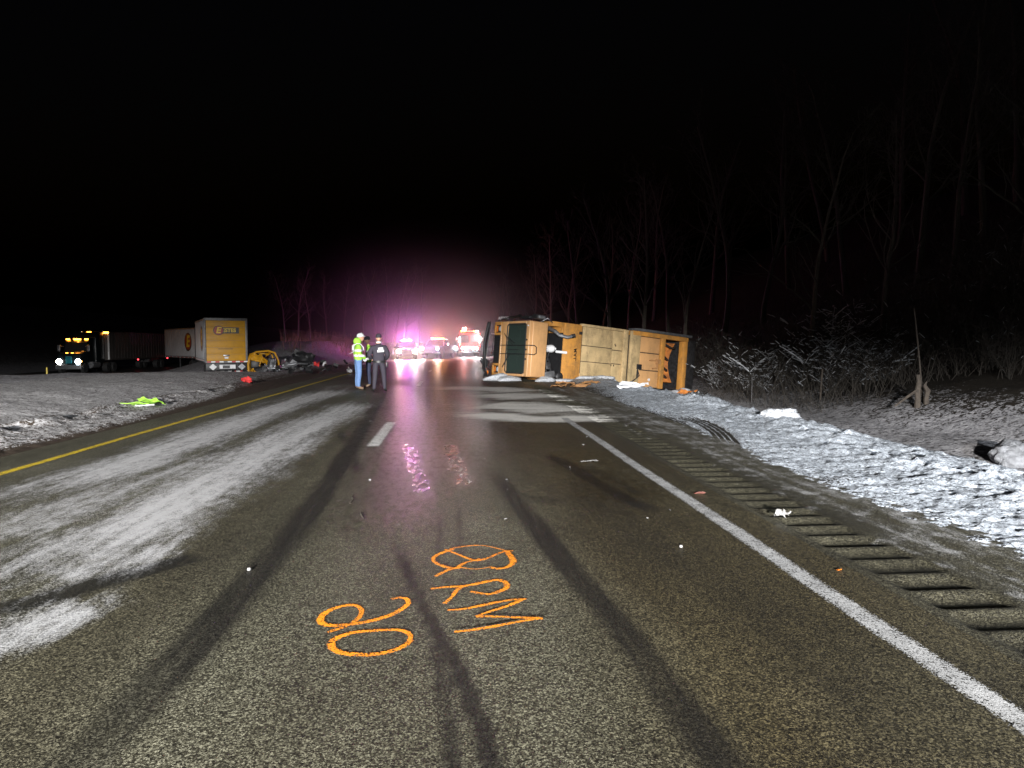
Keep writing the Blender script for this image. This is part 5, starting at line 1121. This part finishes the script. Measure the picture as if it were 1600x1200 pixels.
for sd, h, r0, n1, sp in ((1, 12, .16, 18, .9), (2, 14, .2, 20, .8), (3, 10, .13, 16, 1.0), (4, 15, .22, 22, .75), (5, 8, .10, 14, .9)):
    tk, cw = grow_tree(sd, h, r0, n1, spread=sp)
    PROTO.append((h, tk.build('trunk', 'bark', None, True).data, cw.build('crown', 'twig_brown', None, True).data))
for o in [o for o in COL.objects if o.name.split('.')[0] in ('trunk', 'crown') and o.parent is None]: bpy.data.objects.remove(o)
def tree(px_, d, h, k, label, group, world=None):
    q = D(px_, 560, d) if world is None else Vector(world); pr = PROTO[k % len(PROTO)]; z = zat(q.x, q.y)
    t = thing('bare_tree', label, 'tree', Matrix.Translation((q.x, q.y, z - .1)) @ Matrix.Rotation(random.uniform(0, 6.28), 4, 'Z') @ Matrix.Scale(h / pr[0], 4), group)
    for n_, me_, m_ in (('trunk', pr[1], 'bark'), ('crown', pr[2], 'twig_brown')):
        o = bpy.data.objects.new(n_, me_); COL.objects.link(o); o.parent = t
    return t
for k, (px_, d, h) in enumerate(((1003, 46, 13), (1130, 50, 15), (1190, 47, 14), (955, 56, 14), (905, 66, 14), (860, 82, 15), (1075, 42, 10), (1320, 44, 15), (1430, 38, 14), (1485, 33, 13), (1530, 40, 15), (1640, 30, 14), (1045, 60, 15), (1110, 66, 16), (980, 72, 15), (1230, 58, 16), (1400, 52, 16), (1290, 62, 17), (1500, 50, 17), (1580, 46, 16), (830, 100, 15), (890, 95, 16), (940, 88, 16), (1020, 84, 16), (800, 125, 15))):
    tree(px_, d, h, k, 'bare leafless tree in the dark woods on the hill behind the truck', 'woods on the hillside')
tree(1262, 31, 10.5, 2, 'slender bare tree rising from the snowy brush right of the truck', None); tree(1375, 30, 10, 0, 'spreading bare tree rising behind the snowy brush', None)
tree(1585, 27, 11, 2, 'bare tree on the wooded bank behind the rounded snow block', None)
for k, (px_, d, h) in enumerate(((447, 70, 7), (466, 74, 8), (486, 72, 6), (512, 84, 8), (540, 92, 9))): tree(px_, d, h, k + 2, 'bare tree on the median hump beyond the crushed cab', 'trees on the median')
for k, (px_, d, h) in enumerate(((585, 92, 10), (612, 98, 12), (632, 106, 13), (655, 128, 15), (600, 112, 13), (570, 105, 11), (768, 104, 10), (786, 112, 12))): tree(px_, d, h, k + 1, 'bare tree lit purple beyond the emergency vehicles', 'trees beyond the vehicles')
# snow-dusted shrubs
def grow_shrub(seed, h, n=16, spread=.7, snow_p=.35):
    rd = random.Random(seed); tw, sn = MB(), MB()
    def dust(pts, r_):
        for a, b2 in zip(pts[:-1], pts[1:]):
            d = b2 - a
            if abs(d.normalized().z) < .72 and rd.random() < snow_p:
                o_ = Vector((0, 0, r_ + .008)); e_ = rd.uniform(.4, 1); e_ = 1; w_ = max(r_ * 1.25, .007); sn.tube([a + o_, a + d * .5 + o_ * 1.2, a + d * e_ + o_], [w_ * .7, w_ * rd.uniform(1, 1.5), w_ * .6], 4)
    def stem(p, d, ln, r_, k, sd_, up):
        pts = [Vector(p)]; d = Vector(d).normalized(); rs = [r_]
        for i in range(k):
            d = (d + Vector((rd.gauss(0, .16), rd.gauss(0, .16), up * (1 if i < k / 2 else -1.2)))).normalized(); pts.append(pts[-1] + d * ln / k); rs.append(max(r_ * (1 - .8 * (i + 1) / k), .003))
        tw.tube(pts, rs, sd_, False); dust(pts, r_); return pts
    for i in range(n):
        az = rd.uniform(0, 6.283); sp = rd.uniform(.1, spread); p = (rd.gauss(0, .25), rd.gauss(0, .25), -.1)
        l1 = stem(p, (math.cos(az) * sp, math.sin(az) * sp, 1), h * rd.uniform(.6, 1.1), rd.uniform(.008, .018), 7, 4, .08)
        for j in range(9):
            k = rd.randint(1, 6); a2 = rd.uniform(0, 6.283); dd_ = (l1[k + 1 if k < 6 else 7] - l1[k]).normalized()
            l2 = stem(l1[k], dd_ * .6 + Vector((math.cos(a2) * .7, math.sin(a2) * .7, .15)), h * rd.uniform(.15, .4), .006, 4, 3, .05)
            for q_ in range(2): stem(l2[rd.randint(1, 3)], Vector((rd.gauss(0, 1), rd.gauss(0, 1), rd.uniform(0, .7))), h * rd.uniform(.06, .16), .004, 2, 3, 0)
    return tw, sn
SH = []
for sd, h, sp, sn_p in ((1, 2.3, .8, .015), (2, 1.8, 1.1, .55), (3, 2.8, .7, .012), (4, 1.4, 1.2, .02)):
    a, b_ = grow_shrub(sd, h, 17, sp, sn_p); oa, ob = a.build('twigs', 'twig_brown', None, True), b_.build('snow_load', 'clump_snow', None, True); SH.append((h, oa.data, ob.data)); bpy.data.objects.remove(oa); bpy.data.objects.remove(ob)
def shrub(px_, d, h, k, label, group=None):
    q = D(px_, 600, d); pr = SH[k % 4]; t = thing('bare_shrub', label, 'shrub', Matrix.Translation((q.x, q.y, zat(q.x, q.y) - .03)) @ Matrix.Rotation(random.uniform(0, 6.28), 4, 'Z') @ Matrix.Scale(h / pr[0], 4), group)
    for n_, me_ in (('twigs', pr[1]), ('snow_load', pr[2])):
        o = bpy.data.objects.new(n_, me_); COL.objects.link(o); o.parent = t
        if n_ == 'snow_load': o['kind'] = 'stuff'
for k, (px_, d, h) in enumerate(((1112, 35, 2.2), (1128, 32.5, 1.6), (1150, 30, 2.4), (1172, 31, 1.9), (1190, 28.5, 2.2), (1212, 28, 1.6), (1238, 27, 2.5), (1262, 26.5, 2.0), (1285, 26, 2.4), (1310, 25.5, 2.1), (1332, 25, 2.3), (1358, 25, 2.0), (1385, 24, 2.2), (1225, 31, 3.0), (1275, 31, 2.8), (1320, 30, 3.0), (1370, 29, 2.6), (1410, 25, 2.0), (1140, 34, 3), (1165, 35, 3.2), (1200, 34, 3.2), (1245, 34.5, 3.4), (1290, 34, 3.2), (1345, 33, 3.4), (1395, 32, 3.2), (1425, 30, 3.0), (1180, 26.8, 1.2), (1300, 24, 1.1), (1345, 23.5, 1.2))):
    sn_ = k in (1, 4, 8, 11, 15); shrub(px_, d, h, 1 if sn_ else (0, 2)[k % 2], 'bare shrub with snow lining its bent branches right of the overturned truck' if sn_ else 'dark snowless bare shrub between the overturned truck and the broken post', 'snowy shrubs' if sn_ else 'dark brush')
for k, (px_, d, h) in enumerate(((1455, 24, 2.4), (1500, 22, 2.2), (1540, 21, 2.4), (1580, 19.5, 2.0), (1610, 20, 2.4), (1480, 27, 3.0), (1560, 26, 3.2), (1440, 27, 3.2), (1520, 27, 3.2), (1600, 25, 3.2), (1500, 31, 3.6), (1570, 31, 3.6))): shrub(px_, d, h, (0, 2)[k % 2], 'bare shrub on top of the snowy bank beyond the broken post', 'brush on the bank')
for k, (px_, d, h) in enumerate(((880, 62, 3.0), (915, 56, 3.0), (850, 70, 3.2), (945, 50, 2.6), (985, 47, 2.8), (1020, 44, 2.6), (1050, 41, 2.6), (1085, 39, 2.6), (830, 78, 3.2), (965, 55, 3.2), (1070, 47, 3.0), (1110, 42, 2.8))): shrub(px_, d, h, (2, 0)[k % 2], 'bare shrub on the slope directly behind the overturned truck', 'brush behind the truck')
# undergrowth: thin stalks nobody could count
rd = random.Random(99); ug = MB()
for k in range(5200):
    d = rd.uniform(21, 62); px_ = rd.uniform(1090 if d < 36 else 830, 1660); q = D(px_, 600, d)
    if q.x < 10.6 + .0 * d: continue
    z = zat(q.x, q.y) - .02; h = rd.uniform(.15, 1.3) * rd.uniform(.4, 1.2); a = Vector((q.x, q.y, z)); b2 = a + Vector((rd.gauss(0, .45) * h, rd.gauss(0, .45) * h, h)); c_ = b2 + Vector((rd.gauss(0, .25) * h, rd.gauss(0, .25) * h, h * rd.uniform(-.1, .35)))
    ug.tube([a, b2, c_], [.008, .006, .003], 3, False)
tag(ug.build('undergrowth', 'twig_brown', None, True), 'tangle of thin dead stalks along the edge of the woods', 'undergrowth', kind='stuff')
rd = random.Random(5); ug = MB()
for k in range(1500):
    px_ = rd.uniform(440, 640); d = rd.uniform(62, 100); q = D(px_, 600, d)
    if q.x > -8.5: continue
    z = zat(q.x, q.y); h = rd.uniform(.3, 1.3); a = Vector((q.x, q.y, z)); ug.tube([a, a + Vector((rd.gauss(0, .2), rd.gauss(0, .2), h))], [.014, .006], 3, False)
tag(ug.build('undergrowth', 'dry_grass', None, True), 'dead weeds on the median hump beyond the crushed cab', 'undergrowth', kind='stuff')

# ================================================================== LAMPS
# work-light tower that lights the scene, parked on the left lane behind the photographer
LT = thing('light_tower', 'trailer-mounted work light tower on the left lane behind the photographer', 'light tower', place(-4.2, -19, 0))
mb = MB(); mb.bx(-.7, .7, -1.1, 1.1, .45, 1.2); mb.build('generator', 'post_yellow', LT, True, .05)
for s in (-1, 1): wheel(LT, s * .85, 0, .35, .35, .22, 1)
MB().cyl((0, 0, 1.2), (0, 0, 4.3), .06, 12).build('mast', 'grey_metal', LT, True)
MB().box((0, 0, 4.3), (1.6, .08, .08)).build('crossbar', 'grey_metal', LT)
for x in (-.7, .7):
    hd_ = MB().box((x, .10, 4.3), (.45, .2, .34)).build('flood_head', 'black_plastic', LT, True, .03); MB().box((x, .21, 4.3), (.4, .02, .28)).build('flood_glass', 'lamp_white', hd_)
def shape_beam(o, lo, hi, base, drop=.065):
    """beam profile of the lamp: full below elevation lo, fading to `base` above hi (sines of the angle above the lamp axis plane)"""
    d = o.data; d.use_nodes = True; nt = d.node_tree; em = nt.nodes['Emission']
    tc = N(nt, 'ShaderNodeTexCoord'); sp = N(nt, 'ShaderNodeSeparateXYZ'); L(nt, tc.outputs['Normal'], sp.inputs[0])
    mr = N(nt, 'ShaderNodeMapRange'); mr.interpolation_type = 'SMOOTHSTEP'; mr.inputs[1].default_value = lo; mr.inputs[2].default_value = hi; mr.inputs[3].default_value = 1; mr.inputs[4].default_value = base
    # the cut-off drops towards the right, shaped to keep the brush there dark
    rt = N(nt, 'ShaderNodeMapRange'); rt.interpolation_type = 'SMOOTHSTEP'; rt.inputs[1].default_value = .15; rt.inputs[2].default_value = .25; rt.inputs[3].default_value = 0; rt.inputs[4].default_value = drop
    L(nt, sp.outputs[0], rt.inputs[0]); L(nt, math_n(nt, 'ADD', sp.outputs[1], rt.outputs[0]), mr.inputs[0]); L(nt, mr.outputs[0], em.inputs['Strength'])
FLOOD = 150000
o = lamp('flood_lamp', LT, (-4.2, -18.5, 4.3), (1.5, 26, 4.3), FLOOD, (1.0, .97, .93), 'SPOT', 115, .6, .4)
shape_beam(o, -.085, .01, .006)
# a second, weaker tower added unseen on the right shoulder to lift the shadows
LT_FILL = copy_tree(LT); LT_FILL.matrix_world = place(3.6, -15, 0, R(-6)); LT_FILL['label'] = 'added fill light tower, unseen on the right shoulder behind the photographer'
for ch in list(LT_FILL.children):
    if ch.type == 'LIGHT': bpy.data.objects.remove(ch)
bpy.context.view_layer.update()
o_fill = lamp('flood_lamp', LT_FILL, (3.6, -14.5, 4.3), (0, 26, 4.3), FLOOD * .22, (.86, .93, 1.0), 'SPOT', 130, .5, .3); shape_beam(o_fill, -.085, .01, .006)  # weak fill lamp added only to soften the shadows
# headlights and beacons up the road
def vp(t, p): return t.matrix_world @ Vector(p)
bpy.context.view_layer.update()
for s in (-1, 1):
    a = vp(SU, (.14, s * .74, .78)); lamp('headlamp_beam', SU, a, a + (SU.matrix_world.to_3x3() @ Vector((10, 0, -.05))), 1600, (1, .70, .60), 'SPOT', 100, .8, .1)
    a = vp(PK, (.15, s * .8, 1.0)); lamp('headlamp_beam', PK, a, a + (PK.matrix_world.to_3x3() @ Vector((10, 0, -.1))), 350, (1, .8, .75) if s < 0 else (.8, .9, 1), 'SPOT', 90, .8, .1)
    a = vp(FE, (.25, s * .62, 1.0)); lamp('headlamp_beam', FE, a, a + (FE.matrix_world.to_3x3() @ Vector((10, 0, -.3))), 900, (.82, .92, 1), 'SPOT', 80, .8, .12)
    a = vp(ST, (.4, s * .86, 1.18)); lamp('headlamp_beam', ST, a, a + (ST.matrix_world.to_3x3() @ Vector((10, 0, -.4))), 1200, (.95, .97, 1), 'SPOT', 70, .8, .1)
lamp('beacon_glow', SU, vp(SU, (-2.4, -.3, 1.98)), None, 1700, (1, .13, .44), 'POINT', radius=.12)
lamp('beacon_glow', SU, vp(SU, (-2.4, .35, 1.98)), None, 1600, (.50, .14, 1), 'POINT', radius=.12)
lamp('beacon_glow', PK, vp(PK, (-2.3, 0, 2.2)), None, 900, (1, .32, .04), 'POINT', radius=.15)
lamp('beacon_glow', FE, vp(FE, (-.2, -.6, 3.05)), None, 1200, (1, .10, .06), 'POINT', radius=.12)
lamp('beacon_glow', FE, vp(FE, (.4, .9, 2.3)), None, 900, (1, .9, .85), 'POINT', radius=.12)
lamp('cab_lamp_glow', ST, vp(ST, (-1.2, 0, 3.5)), None, 60, (1, .35, .05), 'POINT', radius=.1)
# exhaust mist round the running engines, enlarged and thickened to give lamps halos
m = bpy.data.materials.new('mist'); m.use_nodes = True; nt = m.node_tree; nt.nodes.clear(); MATS['mist'] = m
out = N(nt, 'ShaderNodeOutputMaterial'); pv = N(nt, 'ShaderNodeVolumePrincipled'); L(nt, pv.outputs[0], out.inputs['Volume'])
pv.inputs['Anisotropy'].default_value = .45; pv.inputs['Color'].default_value = (.9, .9, .92, 1)
tc = N(nt, 'ShaderNodeTexCoord'); ln = N(nt, 'ShaderNodeVectorMath', operation='LENGTH'); L(nt, tc.outputs['Object'], ln.inputs[0])
fo = N(nt, 'ShaderNodeMapRange'); fo.interpolation_type = 'SMOOTHERSTEP'; fo.inputs[1].default_value = 1; fo.inputs[2].default_value = .0; fo.inputs[3].default_value = 0; fo.inputs[4].default_value = 1; L(nt, ln.outputs['Value'], fo.inputs[0])
MIST = .016
nzm = tex(nt, 1.6, 3, .6); wisp = math_n(nt, 'MULTIPLY_ADD', nzm.outputs[0], 1.6, -.1, True)
fo2 = math_n(nt, 'POWER', fo.outputs[0], 1.6); core = math_n(nt, 'MULTIPLY', math_n(nt, 'POWER', fo.outputs[0], 14), .05)  # dense core added for halos round the lamps
L(nt, math_n(nt, 'MULTIPLY', math_n(nt, 'MULTIPLY_ADD', fo2, MIST, core), wisp), pv.inputs['Density'])
bm = bmesh.new(); bmesh.ops.create_icosphere(bm, subdivisions=4, radius=1); me = bpy.data.meshes.new('exhaust_halo_mist'); bm.to_mesh(me); bm.free(); me.materials.append(m)
o = bpy.data.objects.new('exhaust_halo_mist', me); COL.objects.link(o); o.location = (-3.0, 70, 1.5); o.scale = (24, 24, 15)
tag(o, 'exhaust mist round the emergency vehicles, thickened for lamp halos', 'mist', kind='stuff')
